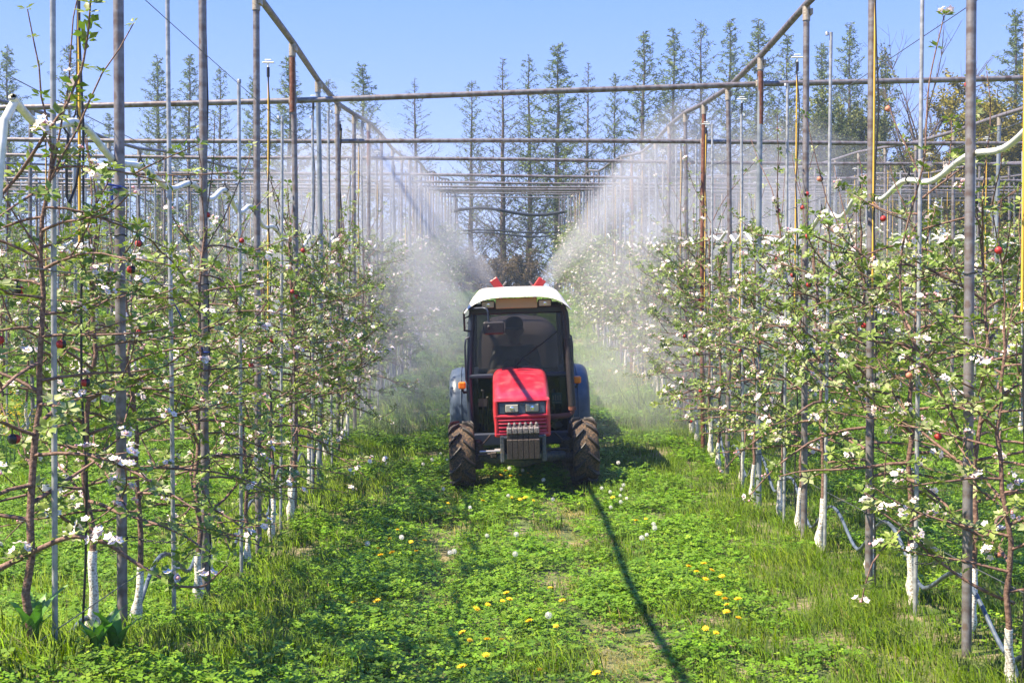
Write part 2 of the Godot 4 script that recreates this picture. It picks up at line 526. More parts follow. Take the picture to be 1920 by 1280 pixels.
func ground_cover() -> void:
	var r := RandomNumberGenerator.new()
	r.seed = 77
	var patch := FastNoiseLite.new()
	patch.seed = 8
	patch.frequency = 0.9
	var dry_n := FastNoiseLite.new()
	dry_n.seed = 18
	dry_n.frequency = 1.4
	var clover := []
	var short := []
	var tall := []
	var dry := []
	# bands of distance: [from, to, half width, tufts per square metre, size]
	for band in [[2.2, 8.0, 4.2, 95.0, 1.0], [8.0, 14.0, 7.0, 62.0, 1.15], [14.0, 24.0, 12.0, 22.0, 1.7], [24.0, 48.0, 17.0, 7.0, 2.6], [48.0, 75.0, 36.0, 0.8, 4.5]]:
		var count := int((band[1] - band[0]) * band[2] * 2.0 * band[3])
		for i in count:
			var d := r.randf_range(band[0], band[1])
			var x := r.randf_range(-band[2], band[2])
			var p := Vector3(x, G(x, d), -d)
			var size: float = band[4] * r.randf_range(0.75, 1.3)
			var n := patch.get_noise_2d(x, d)
			var dn := dry_n.get_noise_2d(x, d * 0.5)
			var worn := exp(-pow((x - 0.5 + 0.12 * sin(d)) / 0.22, 2)) + 0.85 * exp(-pow((x + 0.38) / 0.13, 2))
			worn *= clampf(0.72 + dn * 1.6, 0.0, 1.0)
			var tone := r.randf_range(0.85, 1.18)
			var tint := Color(tone * r.randf_range(0.92, 1.1), tone, tone * r.randf_range(0.8, 1.1))
			var row_near := minf(absf(x + 1.72), absf(x - 2.23))
			var bas := Basis(Vector3.UP, r.randf() * TAU).scaled(Vector3.ONE * size)
			if worn > 0.33:
				bas = bas.scaled(Vector3(0.8, 0.4, 0.8))
				if r.randf() < 0.75: dry.append([Transform3D(bas, p), tint])
				elif r.randf() < 0.35: clover.append([Transform3D(bas, p), tint])
				continue
			var grassy := n * 1.6 + (0.35 if row_near < 0.75 else -0.28) + (0.25 if x > 1.2 else 0.0) + r.randf_range(-0.25, 0.25)
			if grassy > 0.45: tall.append([Transform3D(bas, p), tint])
			elif grassy > 0.05: short.append([Transform3D(bas, p), tint])
			else: clover.append([Transform3D(bas, p), tint])
	scatter("clover", "low leafy clover carpeting the lane", [clover_clump(r), clover_clump(r), clover_clump(r), clover_clump(r)], clover)
	scatter("grass", "short bright green grass of the lane", [grass_tuft(r, 34, 0.04, 0.12, 0.11, 0.9, Color(0.18, 0.32, 0.01)), grass_tuft(r, 34, 0.05, 0.13, 0.11, 0.8, Color(0.2, 0.33, 0.012))], short)
	scatter("tall_grass", "longer grass growing along the tree rows", [grass_tuft(r, 44, 0.04, 0.11, 0.11, 0.95, Color(0.17, 0.31, 0.01)), grass_tuft(r, 44, 0.05, 0.12, 0.11, 0.9, Color(0.195, 0.33, 0.012)), grass_tuft(r, 36, 0.05, 0.15, 0.11, 1.1, Color(0.23, 0.34, 0.015))], tall)
	scatter("dry_grass", "worn yellowish stubble in the wheel tracks", [grass_tuft(r, 44, 0.03, 0.09, 0.13, 1.2, Color(0.32, 0.32, 0.07)), grass_tuft(r, 44, 0.03, 0.09, 0.13, 1.2, Color(0.42, 0.36, 0.14))], dry)

# --- posts, rails, beams
func post_d(row: int, k: int) -> float:
	return (5.15 if row % 2 == 0 else 5.4) + 1.43 * k

func rail_y(row: int, d: float) -> float:
	var x: float = ROWS[row]
	return profile(d) + 3.85 + 0.05 * sin(d * 0.9 + row)

func row_x(row: int, d: float) -> float:
	return ROWS[row] + 0.05 * sin(d * 0.35 + row * 2.0) * clampf((d - 6.0) / 6.0, 0, 1)

func trellis() -> void:
	for row in 8:
		var k := 0
		var shown := 0
		while post_d(row, k) < ROW_END:
			var d := post_d(row, k)
			if d >= ROW_FROM[row] - 1.0:
				var x := row_x(row, d)
				var foot := G(x, d)
				var top := rail_y(row, d) - 0.03
				var lean := Vector3(rng.randf_range(-0.03, 0.03), 0, rng.randf_range(-0.02, 0.02)) if d > 9.0 else Vector3.ZERO
				var label := "far steel trellis post in " + str(ROW_SAY[row])
				var group := "far trellis posts in " + str(ROW_SAY[row])
				if row < 2 and shown < 14:
					label = "grey steel trellis post, %s from the camera in %s" % [ordinal(shown), ROW_SAY[row]]
					group = "trellis posts beside the lane"
				var t := thing("trellis_post", label, "post", group, Vector3(x, foot, -d))
				var b := MB.new()
				var radius := 0.0235
				var pts := PackedVector3Array([Vector3(0, -0.25, 0)])
				var n_seg := 5
				for s in n_seg + 1: pts.append(Vector3(0, (top - foot) * s / n_seg, 0) + lean * sin(PI * s / n_seg))
				b.tube(pts, radius, 12 if row < 2 else 7)
				var m: Material = M.pipe
				var rusty_top := row < 2 and k in [3, 7]
				if (row == 1 and k == 5) or (k * 7 + row * 3) % 23 == 4: m = M.rust
				elif (k + row) % 5 == 4: m = M.pipe_blue
				part(b, m, "pipe", t)
				if d < 22.0:
					b = MB.new()
					b.tube(PackedVector3Array([Vector3(0, top - foot - 0.09, 0), Vector3(0, top - foot + 0.012, 0)]), 0.029, 12)
					b.box(Vector3(0.02, 0.045, 0.075), Transform3D(Basis(), Vector3(0.03, top - foot - 0.03, 0)), 0.004)
					part(b, M.clamp, "rail_clamp", t)
				if rusty_top:
					b = MB.new()
					b.tube(PackedVector3Array([Vector3(0, top - foot - 0.55, 0), Vector3(0, top - foot - 0.1, 0)]), 0.0245, 12)
					var o := part(b, M.rust, "rusty_sleeve", t)
					o.set_meta("label", "rust red upper stretch of the post")
				shown += 1
			k += 1
		# the top rail of the row, bending a little at each post
		var rb := MB.new()
		var pts := PackedVector3Array()
		k = 0 if row < 2 else int((ROW_FROM[row] - 6.0) / 1.43)
		if row < 2: pts.append(Vector3(ROWS[row], rail_y(row, 2.6), -2.6))
		while post_d(row, k) < ROW_END:
			var d := post_d(row, k)
			pts.append(Vector3(row_x(row, d), rail_y(row, d), -d))
			k += 1
		rb.tube(pts, 0.026, 10)
		tag(part(rb, M.pipe, "top_rail", self), "long grey pipe rail topping the posts of " + str(ROW_SAY[row]), "rail", "top rails")
	# beams across all rows, at every second post
	for k in 12:
		var dl := post_d(0, 3 + k * 2)
		var dr := post_d(1, 3 + k * 2)
		if dr > 41.0: break
		var b := MB.new()
		var pts := PackedVector3Array()
		for i in 17:
			var x := lerpf(-16.0, 16.5, i / 16.0)
			var d := lerpf(dl, dr, (x + 1.72) / 3.95)
			var y := profile(lerpf(dl, dr, 0.5)) + (3.5 if k == 0 else 3.41) + x * (0.044 if k == 0 else 0.008 if k == 1 else 0.0) + 0.012 * sin(x * 0.8 + k)
			pts.append(Vector3(x, y, -d - 0.05))
		b.tube(pts, 0.024, 10)
		var words: String = ("%s horizontal pipe beam across the lane, counted from the camera" % ordinal(k)) if k > 0 else "nearest horizontal pipe beam across the lane, in front of the tractor"
		var t := thing("cross_beam", words, "beam", "pipe beams across the lane")
		part(b, M.pipe, "pipe", t)
		for row in 8:
			var d := post_d(row, 3 + k * 2)
			if d < ROW_FROM[row] or k > 5: continue
			var x := row_x(row, d)
			var i := (x + 16.0) / 32.5 * 16.0
			var at := pts[int(i)].lerp(pts[mini(int(i) + 1, 16)], i - int(i))
			var cb := MB.new()
			cb.box(Vector3(0.07, 0.06, 0.03), Transform3D(Basis(), at + Vector3(0, 0, 0.022)), 0.008)
			cb.bar(at + Vector3(0.0, 0.015, 0.03), at + Vector3(0.0, 0.05, 0.03), 0.007, 6)
			part(cb, M.clamp, "clamp", t)
	# thin stakes between the posts and sprinkler risers on yellow rods
	for row in 6:
		var k := 0
		var shown := 0
		while 4.45 + 1.43 * k < 40.0:
			var d := 4.45 + 1.43 * k + (0.3 if row % 2 else 0.0) + rng.randf_range(-0.12, 0.12)
			k += 1
			if d < ROW_FROM[row]: continue
			var x := row_x(row, d) + 0.02 + rng.randf_range(-0.03, 0.03)
			var foot := G(x, d)
			var h := rng.randf_range(3.2, 3.65) if d > 7.0 else 4.2
			var b := MB.new()
			b.bar(Vector3(0, -0.2, 0), Vector3(rng.randf_range(-0.03, 0.03), h, 0), 0.0115, 8)
			b.lathe([[0.001, h + 0.004], [0.0125, h + 0.002], [0.0125, h - 0.02]], 8)
			var label := "far thin steel tree stake in " + str(ROW_SAY[row])
			if row < 2 and shown < 12: label = "thin steel tree stake, %s from the camera in %s" % [ordinal(shown), ROW_SAY[row]]
			var o := part(b, M.stake, "tree_stake", self)
			o.position = Vector3(x, foot, -d)
			tag(o, label, "stake", "thin stakes in " + str(ROW_SAY[row]))
			shown += 1
		k = 0
		shown = 0
		while 4.72 + 1.9 * k < 36.0:
			var d := 4.72 + 1.9 * k + (0.15 if row % 2 else 0.0)
			k += 1
			if d < ROW_FROM[row]: continue
			var x := row_x(row, d) + rng.randf_range(-0.04, 0.04)
			var foot := G(x, d)
			var h := 3.5 if d > 7.5 else 4.3
			var label := "far yellow sprinkler rod in " + str(ROW_SAY[row])
			if row < 2 and shown < 10: label = "yellow sprinkler rod, %s from the camera in %s" % [ordinal(shown), ROW_SAY[row]]
			var t := thing("sprinkler_riser", label, "sprinkler", "yellow sprinkler rods in " + str(ROW_SAY[row]), Vector3(x, foot, -d))
			var b := MB.new()
			b.bar(Vector3(0, 1.65, 0), Vector3(0.01, h, 0), 0.006, 7)
			part(b, M.yellow_rod, "rod", t)
			b = MB.new()
			var pts := PackedVector3Array()
			for s in 13: pts.append(Vector3(0.014 + 0.012 * sin(s * 1.7 + d), -0.02 + (h + 0.05) * s / 12.0, 0.012 + 0.01 * cos(s * 2.3)))
			b.tube(pts, 0.0055, 5)
			part(b, M.black_plastic, "feed_tube", t)
			if d > 7.5:
				b = MB.new()
				b.bar(Vector3(0.01, h, 0.005), Vector3(0.01, h + 0.07, 0.005), 0.012, 7)
				part(b, M.black_plastic, "adapter", t)
				b = MB.new()
				b.bar(Vector3(0.01, h + 0.07, 0.005), Vector3(0.01, h + 0.1, 0.005), 0.008, 6)
				b.box(Vector3(0.09, 0.01, 0.02), Transform3D(Basis(), Vector3(0.01, h + 0.105, 0.005)), 0.003)
				b.box(Vector3(0.05, 0.008, 0.018), Transform3D(Basis(), Vector3(0.01, h + 0.125, 0.005)), 0.003)
				part(b, M.white_plastic, "sprinkler_head", t)
			shown += 1

# --- apple trees
func curve_limb(start: Vector3, dir: Vector3, long: float, droop: float, rise: float, steps: int, r: RandomNumberGenerator) -> PackedVector3Array:
	var pts := PackedVector3Array([start])
	var p := start
	var v := dir.normalized()
	for i in steps:
		var t := float(i) / steps
		v += Vector3(r.randf_range(-0.16, 0.16), r.randf_range(-0.12, 0.12) - droop * (1.0 - t) + rise * t, r.randf_range(-0.16, 0.16))
		v = v.normalized()
		p += v * long / steps
		pts.append(p)
	return pts

func taper(a: float, b: float, count: int) -> PackedFloat32Array:
	var o := PackedFloat32Array()
	for i in count: o.append(lerpf(a, b, float(i) / (count - 1)))
	return o

func rosette(b: MB, fl: MB, at: Vector3, out: Vector3, bloom: float, r: RandomNumberGenerator, size := 1.0) -> void:
	var axis := (out + Vector3.UP * 0.5 + Vector3(r.randf_range(-0.5, 0.5), r.randf_range(-0.2, 0.5), r.randf_range(-0.5, 0.5))).normalized()
	var u := axis.cross(Vector3.RIGHT if absf(axis.x) < 0.8 else Vector3.UP).normalized()
	var w := axis.cross(u)
	var turn := r.randf() * TAU
	var tone := r.randf_range(0.8, 1.2)
	var count := r.randi_range(5, 8)
	var base := Color(0.22, 0.285, 0.055) if r.randf() < 0.5 else Color(0.155, 0.235, 0.038)
	if r.randf() < 0.2: base = Color(0.3, 0.34, 0.15)
	for k in count:
		var a := turn + TAU * k / count + r.randf_range(-0.3, 0.3)
		var lift := r.randf_range(0.05, 0.95)
		var dir := (u * cos(a) + w * sin(a) + axis * lift).normalized()
		var long := r.randf_range(0.027, 0.051) * size
		b.leaf(at + dir * 0.008, dir, axis, long, long * r.randf_range(0.46, 0.6), base * tone * r.randf_range(0.85, 1.15))
	if r.randf() < bloom:
		var flowers := r.randi_range(4, 8)
		for f in flowers:
			var a := r.randf() * TAU
			var up := (axis + (u * cos(a) + w * sin(a)) * 0.75).normalized()
			var c := at + up * r.randf_range(0.022, 0.05) * size
			if r.randf() < 0.22:
				fl.ball(c, Vector3.ONE * 0.007, 5, 3, Color(0.8, 0.42, 0.46))
				continue
			var fu := up.cross(Vector3.RIGHT if absf(up.x) < 0.8 else Vector3.UP).normalized()
			var fw := up.cross(fu)
			var t0 := r.randf() * TAU
			for k in 5:
				var pa := t0 + TAU * k / 5
				var dir := (fu * cos(pa) + fw * sin(pa) + up * 0.25).normalized()
				var pink := r.randf_range(0.0, 0.14)
				fl.petal(c, dir, up, 0.0175 * size, 0.0145 * size, Color(0.84, 0.82 - pink, 0.8 - pink * 0.6))
			fl.ball(c + up * 0.002, Vector3(0.004, 0.003, 0.004), 5, 3, Color(0.6, 0.55, 0.15))

# one kind of tree as data: meshes and the points of its limbs
func tree_kind(seed_: int) -> Dictionary:
	var r := RandomNumberGenerator.new()
	r.seed = seed_
	var h := r.randf_range(1.95, 2.35)
	var paint := r.randf_range(0.3, 0.5)
	var trunk := MB.new()
	var white := MB.new()
	var leaves := MB.new()
	var bloom := MB.new()
	var limbs := []
	var points := PackedVector3Array()
	var tp := PackedVector3Array()
	var wob := Vector3.ZERO
	for i in 15:
		var y := -0.06 + (h + 0.06) * i / 14.0
		tp.append(Vector3(wob.x, y, wob.z))
		wob += Vector3(r.randf_range(-0.022, 0.022), 0, r.randf_range(-0.022, 0.022))
	trunk.tube(tp, taper(0.0165, 0.006, 15), 9)
	var wp := PackedVector3Array()
	var wr := PackedFloat32Array()
	for i in 12:
		var t := i / 11.0
		var y := -0.06 + (paint + 0.06) * t
		var k := (y + 0.06) / (h + 0.06) * 14.0
		wp.append(tp[int(k)].lerp(tp[int(k) + 1], k - int(k)))
		wr.append(lerpf(0.018, 0.0165, t) + 0.014 * exp(-pow((y - 0.1) / 0.045, 2)) + 0.01 * exp(-pow((y + 0.02) / 0.05, 2)) + r.randf_range(0, 0.002))
	white.tube(wp, wr, 12)
	var n_limb := r.randi_range(24, 28)
	for i in n_limb:
		var t := pow((i + r.randf() * 0.6) / n_limb, 0.9)
		var y := lerpf(0.56, h - 0.08, pow(t, 0.95))
		var k := (y + 0.06) / (h + 0.06) * 14.0
		var at := tp[mini(int(k), 13)].lerp(tp[mini(int(k) + 1, 14)], k - int(k))
		var a := i * 2.4 + r.randf_range(-0.5, 0.5)
		var long := lerpf(0.88, 0.38, t) * r.randf_range(0.65, 1.1)
		var dir := Vector3(cos(a), r.randf_range(0.05, 0.85), sin(a))
		var steps := 7
		var pts := curve_limb(at, dir, long, r.randf_range(0.02, 0.26), r.randf_range(-0.1, 0.32), steps, r)
		var lb := MB.new()
		lb.tube(pts, taper(lerpf(0.0105, 0.0065, t), 0.0028, steps + 1), 6)
		var runs := [pts]
		for s in r.randi_range(1, 3):
			var q := r.randi_range(2, steps - 1)
			var sd := (pts[q + 1] - pts[q]).normalized() + Vector3(r.randf_range(-1, 1), r.randf_range(-0.2, 1.1), r.randf_range(-1, 1)) * 0.9
			var tw := curve_limb(pts[q], sd, r.randf_range(0.14, 0.36), 0.05, 0.2, 4, r)
			lb.tube(tw, taper(0.0042, 0.0022, 5), 5)
			runs.append(tw)
		limbs.append(lb)
		for run in runs:
			for q in run: points.append(q)
			for q in run.size() - 1:
				var seg: Vector3 = run[q + 1] - run[q]
				var here := seg.length()
				var m := maxi(1, int(here / 0.046))
				for j in m:
					if q == 0 and j < m / 2 + 1: continue
					if r.randf() < 0.28 - 0.1 * t: continue
					var p: Vector3 = run[q] + seg * ((j + r.randf()) / m)
					var off := Vector3(r.randf_range(-1, 1), r.randf_range(-0.3, 1), r.randf_range(-1, 1)).normalized()
					rosette(leaves, bloom, p + off * r.randf_range(0.004, 0.03), off, 0.14 if t < 0.75 else 0.08, r, lerpf(1.0, 0.85, t))
			rosette(leaves, bloom, run[run.size() - 1], (run[run.size() - 1] - run[run.size() - 2]).normalized(), 0.2, r)
	# upright shoots at the top
	for i in r.randi_range(2, 4):
		var at := tp[14 - r.randi_range(0, 3)]
		var pts := curve_limb(at, Vector3(r.randf_range(-0.35, 0.35), 1.0, r.randf_range(-0.35, 0.35)), r.randf_range(0.35, 1.05), 0.0, 0.1, 6, r)
		var lb := MB.new()
		lb.tube(pts, taper(0.0048, 0.0022, 7), 5)
		limbs.append(lb)
		for q in range(1, pts.size()):
			points.append(pts[q])
			if r.randf() < 0.8: rosette(leaves, bloom, pts[q], Vector3(r.randf_range(-1, 1), 0.4, r.randf_range(-1, 1)).normalized(), 0.08, r, 0.8)
	return {"trunk": trunk, "white": white, "limbs": limbs, "leaves": leaves, "bloom": bloom, "points": points, "h": h}

func tree_node(kind: Dictionary, split: bool) -> Node3D:
	var t := Node3D.new()
	if not kind.has("m"):
		var all := MB.new()
		kind.limb_meshes = []
		for lb in kind.limbs:
			kind.limb_meshes.append(lb.mesh())
			var k := all.v.size()
			all.v.append_array(lb.v); all.n.append_array(lb.n); all.c.append_array(lb.c)
			for e in lb.idx: all.idx.append(e + k)
		kind.m = {"trunk": kind.trunk.mesh(), "white": kind.white.mesh(), "leaves": kind.leaves.mesh(), "bloom": kind.bloom.mesh(), "limbs": all.mesh()}
	inst(kind.m.trunk, M.bark, "trunk", t)
	var w := inst(kind.m.white, M.whitewash, "painted_trunk_base", t)
	w.set_meta("label", "white painted foot of the trunk")
	if split:
		for e in kind.limb_meshes: inst(e, M.bark, "branch", t)
	else:
		inst(kind.m.limbs, M.bark, "branch_frame", t).set_meta("kind", "stuff")
	inst(kind.m.leaves, M.leaf, "foliage", t).set_meta("kind", "stuff")
	inst(kind.m.bloom, M.blossom, "blossom", t).set_meta("kind", "stuff")
	return t

func apple_trees() -> void:
	var kinds := []
	for k in 9: kinds.append(tree_kind(100 + k * 13))
	var protos := []
	var near_protos := []
	for k in kinds.size():
		protos.append(tree_node(kinds[k], false))
		near_protos.append(tree_node(kinds[k], true))
	var starts := [4.26, 4.95, 12.0, 12.6, 21.0, 22.0]
	for row in 6:
		var d: float = starts[row]
		var shown := 0
		var step := 0.72 if row < 2 else 0.95 if row < 4 else 1.1
		while d < (40.0 if row < 2 else 42.0):
			var kind := rng.randi() % kinds.size()
			var near := row < 2 and shown < 9
			var src: Node3D = (near_protos if near else protos)[kind]
			var t: Node3D = src.duplicate()
			t.name = numbered("apple_tree")
			var x := row_x(row, d) + rng.randf_range(-0.07, 0.07) + (-0.06 if row % 2 == 0 else 0.06)
			t.position = Vector3(x, G(x, d) - 0.01, -d)
			var s := rng.randf_range(0.92, 1.1)
			t.basis = Basis(Vector3.UP, rng.randf() * TAU).scaled(Vector3(s * 1.02, s * (0.8 if d < 5.2 else 0.88 if d < 8.0 and row == 0 else 1.0), s * 1.02))
			if row == 0 and shown == 0: t.get_node("painted_trunk_base").free()
			add_child(t)
			var label := "blossoming apple tree far along " + str(ROW_SAY[row])
			var group := "apple trees far along " + str(ROW_SAY[row])
			if row < 2 and shown < 16:
				label = "blossoming apple tree, %s from the camera in %s" % [ordinal(shown), ROW_SAY[row]]
				group = "apple trees beside the lane"
			tag(t, label, "apple tree", group)
			if row < 2 and d < 13.0:
				for q in kinds[kind].points: limb_points.append(t.transform * q)
			if row < 2 and shown < 2: t.set_meta("near", true)
			shown += 1
			d += step * rng.randf_range(0.85, 1.15)
	for e in protos + near_protos: e.free()
	# what can be seen of the rows farther off, as one mass
	for row in [6, 7]:
		var mm := MultiMesh.new()
		mm.transform_format = MultiMesh.TRANSFORM_3D
		mm.mesh = kinds[row - 4].m.leaves
		mm.instance_count = 14
		for i in 14:
			var d := 30.0 + i * 0.9
			var x: float = ROWS[row] + rng.randf_range(-0.1, 0.1)
			mm.set_instance_transform(i, Transform3D(Basis(Vector3.UP, rng.randf() * TAU), Vector3(x, G(x, d), -d)))
		var o := MultiMeshInstance3D.new()
		o.multimesh = mm
		o.material_override = M.leaf
		o.name = numbered("far_orchard_foliage")
		add_child(o)
		tag(o, "distant foliage of " + str(ROW_SAY[row]), "orchard")
		o.set_meta("kind", "stuff")

# --- hoses and wires along the rows
func along(row: int, d0: float, d1: float, step: float, dx: float, height: Callable) -> PackedVector3Array:
	var pts := PackedVector3Array()
	var d := d0
	while d <= d1:
		pts.append(Vector3(row_x(row, d) + dx, profile(d) + height.call(d), -d))
		d += step
	return pts

func hoses_and_wires() -> void:
	for row in 6:
		var side := -1.0 if row % 2 == 0 else 1.0
		var from: float = 4.1 if row == 0 else 4.4 if row == 1 else ROW_FROM[row]
		# white overhead hose, sagging between its ties
		var ph := 0.3 * row
		var h := func(d: float) -> float:
			var s := 0.5 - 0.5 * cos(TAU * (d - 4.3) / 0.83 + 2.0 * ph + 0.5 * sin(d * 0.9))
			return 2.28 + (0.07 + 0.03 * sin(d * 1.9)) * s + 0.05 * sin(d * 1.1 + row) + 0.1 * (1.0 - smoothstep(4.6, 6.2, d))
		var pts := along(row, from, 36.0, 0.07, side * 0.03, h)
		if row == 0:   # the near end hangs down
			pts.insert(0, W(36, 190, 4.13)); pts.insert(0, W(14, 230, 4.06)); pts.insert(0, W(4, 330, 4.04)); pts.insert(0, W(-2, 420, 4.04))
		var b := MB.new()
		b.tube(pts, 0.0155, 9)
		var t := thing("white_hose", "thick white water hose sagging along " + str(ROW_SAY[row]) + " above the branches", "hose", "white overhead hoses")
		part(b, M.white_hose, "hose", t)
		if row < 2:
			var d := 4.3 + 0.415 - ph * 0.83 / PI
			while d < 16.0:
				var p := Vector3(row_x(row, d) + side * 0.03, profile(d) + float(h.call(d)), -d)
				var tb := MB.new()
				tb.tube(PackedVector3Array([p + Vector3(0, -0.021, -0.008), p + Vector3(0.021, 0, -0.004), p + Vector3(0.004, 0.03, 0), p + Vector3(0, 0.07, 0), p + Vector3(-0.004, 0.03, 0.004), p + Vector3(-0.021, 0, 0.004), p + Vector3(0, -0.021, 0.008)]), 0.004, 5)
				part(tb, M.black_plastic, "tie", t)
				d += 0.83
			var wb := MB.new()
			wb.tube(along(row, 4.1, 36.0, 0.8, side * 0.03, func(_d: float) -> float: return 2.46), 0.0022, 4)
			part(wb, M.wire, "hanging_wire", t)
		if row < 4:
			var lo := func(d: float) -> float:
				return 0.1 + 0.24 * pow(absf(sin(PI * d / 1.1 + row)), 1.6) + 0.05 * sin(d * 2.1)
			b = MB.new()
			b.tube(along(row, maxf(from, 3.4), 30.0, 0.07, side * 0.1, lo), 0.0115, 7)
			tag(part(b, M.grey_hose, "drip_hose", self), "blue grey drip hose looping near the ground along " + str(ROW_SAY[row]), "hose", "drip hoses near the ground")
		for e in [[0.42, "low"], [1.78, "middle"], [3.12, "high"]]:
			if row > 3: continue
			b = MB.new()
			b.tube(along(row, from, 40.0, 1.2, 0.03, func(_d: float) -> float: return e[0]), 0.0028, 4)
			tag(part(b, M.wire, "trellis_wire", self), "%s trellis wire stretched along %s" % [e[1], ROW_SAY[row]], "wire", "trellis wires")

# --- trees beyond the orchard
func redwood(seed_: int, dense: float) -> Array:
	var r := RandomNumberGenerator.new()
	r.seed = seed_
	var wood := MB.new()
	var limbs := MB.new()
	var leaves := MB.new()
	var h := 15.0
	var tp := PackedVector3Array()
	for i in 9: tp.append(Vector3(r.randf_range(-0.05, 0.05), -0.3 + (h + 0.3) * i / 8.0, r.randf_range(-0.05, 0.05)))
	wood.tube(tp, taper(0.2, 0.012, 9), 7)
	var n := 190
	for i in n:
		var t := (i + r.randf()) / n
		var y := lerpf(1.6, h - 0.1, pow(t, 1.3))
		var up := (y - 1.6) / (h - 1.6)
		var reach := lerpf(3.3, 0.3, pow(up, 1.15)) * r.randf_range(0.5, 1.1)
		if t < 0.2: reach *= 0.55 + t * 2.2
		var a := i * 2.4 + r.randf_range(-0.4, 0.4)
		var k := (y + 0.3) / (h + 0.3) * 8.0
		var at := tp[mini(int(k), 7)].lerp(tp[mini(int(k) + 1, 8)], k - int(k))
		var pts := curve_limb(at, Vector3(cos(a), r.randf_range(0.35, 0.8), sin(a)), reach, -0.02, 0.12, 4, r)
		limbs.tube(pts, taper(lerpf(0.026, 0.012, t), 0.006, 5), 3, Color.WHITE, false)
		var runs := [pts]
		for s in int(reach / 0.4) + 1:
			var q := r.randi_range(1, 3)
			var sd := (pts[q + 1] - pts[q]).normalized() * 0.8 + Vector3(r.randf_range(-1, 1), r.randf_range(-0.3, 0.7), r.randf_range(-1, 1)) * 0.7
			var tw := curve_limb(pts[q], sd, reach * r.randf_range(0.25, 0.5), 0.0, 0.1, 3, r)
			limbs.tube(tw, taper(0.011, 0.005, 4), 3, Color.WHITE, false)
			runs.append(tw)
		var tone := r.randf_range(0.75, 1.2)
		for run in runs:
			for q in run.size() - 1:
				for j in int(ceil(5.0 * dense)):
					if r.randf() > dense * clampf(0.25 + up * 1.6, 0.0, 0.85): continue
					var p: Vector3 = run[q].lerp(run[q + 1], r.randf())
					var dir := Vector3(r.randf_range(-1, 1), r.randf_range(-0.8, 0.6), r.randf_range(-1, 1)).normalized()
					var face := Vector3(r.randf_range(-1, 1), r.randf_range(-1, 1), r.randf_range(-1, 1)).normalized()
					leaves.petal(p, dir, face, r.randf_range(0.1, 0.22), r.randf_range(0.03, 0.06), Color(0.15, 0.205, 0.05) * tone * r.randf_range(0.8, 1.25))
	return [wood.mesh(), limbs.mesh(), leaves.mesh()]

func broadleaf(seed_: int, h: float, wide: float, tint: Color, dense: float) -> Array:
	var r := RandomNumberGenerator.new()
	r.seed = seed_
	var wood := MB.new()
	var limbs := MB.new()
	var leaves := MB.new()
	var tp := PackedVector3Array()
	for i in 6: tp.append(Vector3(r.randf_range(-0.12, 0.12) * i * 0.5, -0.3 + (h * 0.62) * i / 5.0, r.randf_range(-0.12, 0.12) * i * 0.5))
	wood.tube(tp, taper(0.17, 0.07, 6), 7)
	for i in 26:
		var t := i / 25.0
		var k := lerpf(1.6, 4.99, t)
		var at := tp[int(k)].lerp(tp[int(k) + 1], k - int(k))
		var a := i * 2.4 + r.randf_range(-0.4, 0.4)
		var long := lerpf(wide, h * 0.42, t) * r.randf_range(0.75, 1.1)
		var pts := curve_limb(at, Vector3(cos(a), lerpf(0.35, 1.6, t), sin(a)), long, 0.0, 0.08, 6, r)
		limbs.tube(pts, taper(lerpf(0.06, 0.05, t), 0.01, 7), 4, Color.WHITE, false)
		var runs := [pts]
		for s in 9:
			var q := r.randi_range(1, 5)
			var sd := (pts[q + 1] - pts[q]).normalized() + Vector3(r.randf_range(-1, 1), r.randf_range(-0.4, 0.9), r.randf_range(-1, 1))
			var tw := curve_limb(pts[q], sd, long * r.randf_range(0.2, 0.45), 0.0, 0.1, 4, r)
			limbs.tube(tw, taper(0.016, 0.005, 5), 3, Color.WHITE, false)
			runs.append(tw)
			for z in 2:
				var qq := r.randi_range(1, 3)
				var tt := curve_limb(tw[qq], (tw[qq + 1] - tw[qq]).normalized() + Vector3(r.randf_range(-1, 1), r.randf_range(-0.3, 0.8), r.randf_range(-1, 1)), long * r.randf_range(0.1, 0.2), 0.0, 0.1, 2, r)
				limbs.tube(tt, taper(0.008, 0.004, 3), 3, Color.WHITE, false)
				runs.append(tt)
		if dense <= 0.0: continue
		var tone := r.randf_range(0.75, 1.2)
		for run in runs:
			for q in range(0 if run.size() < 7 else 2, run.size() - 1):
				for j in int(dense):
					var p: Vector3 = run[q].lerp(run[q + 1], r.randf()) + Vector3(r.randf_range(-1, 1), r.randf_range(-1, 1), r.randf_range(-1, 1)) * 0.14
					var dir := Vector3(r.randf_range(-1, 1), r.randf_range(-0.8, 0.6), r.randf_range(-1, 1)).normalized()
					var up := Vector3(r.randf_range(-1, 1), r.randf_range(-1, 1), r.randf_range(-1, 1)).normalized()
					leaves.petal(p, dir, up, r.randf_range(0.09, 0.17), r.randf_range(0.06, 0.11), tint * tone * r.randf_range(0.7, 1.3))
	var out := [wood.mesh(), limbs.mesh()]
	if dense > 0.0: out.append(leaves.mesh())
	return out

func put_tree(kind: Array, called: String, label: String, category: String, group: String, p: Vector3, s: Vector3, turn: float) -> void:
	var t := thing(called, label, category, group, p)
	t.basis = Basis(Vector3.UP, turn).scaled(s)
	inst(kind[0], M.far_bark, "trunk", t)
	inst(kind[1], M.far_bark, "branch_frame", t).set_meta("kind", "stuff")
	if kind.size() > 2: inst(kind[2], M.far_leaf, "crown", t).set_meta("kind", "stuff")

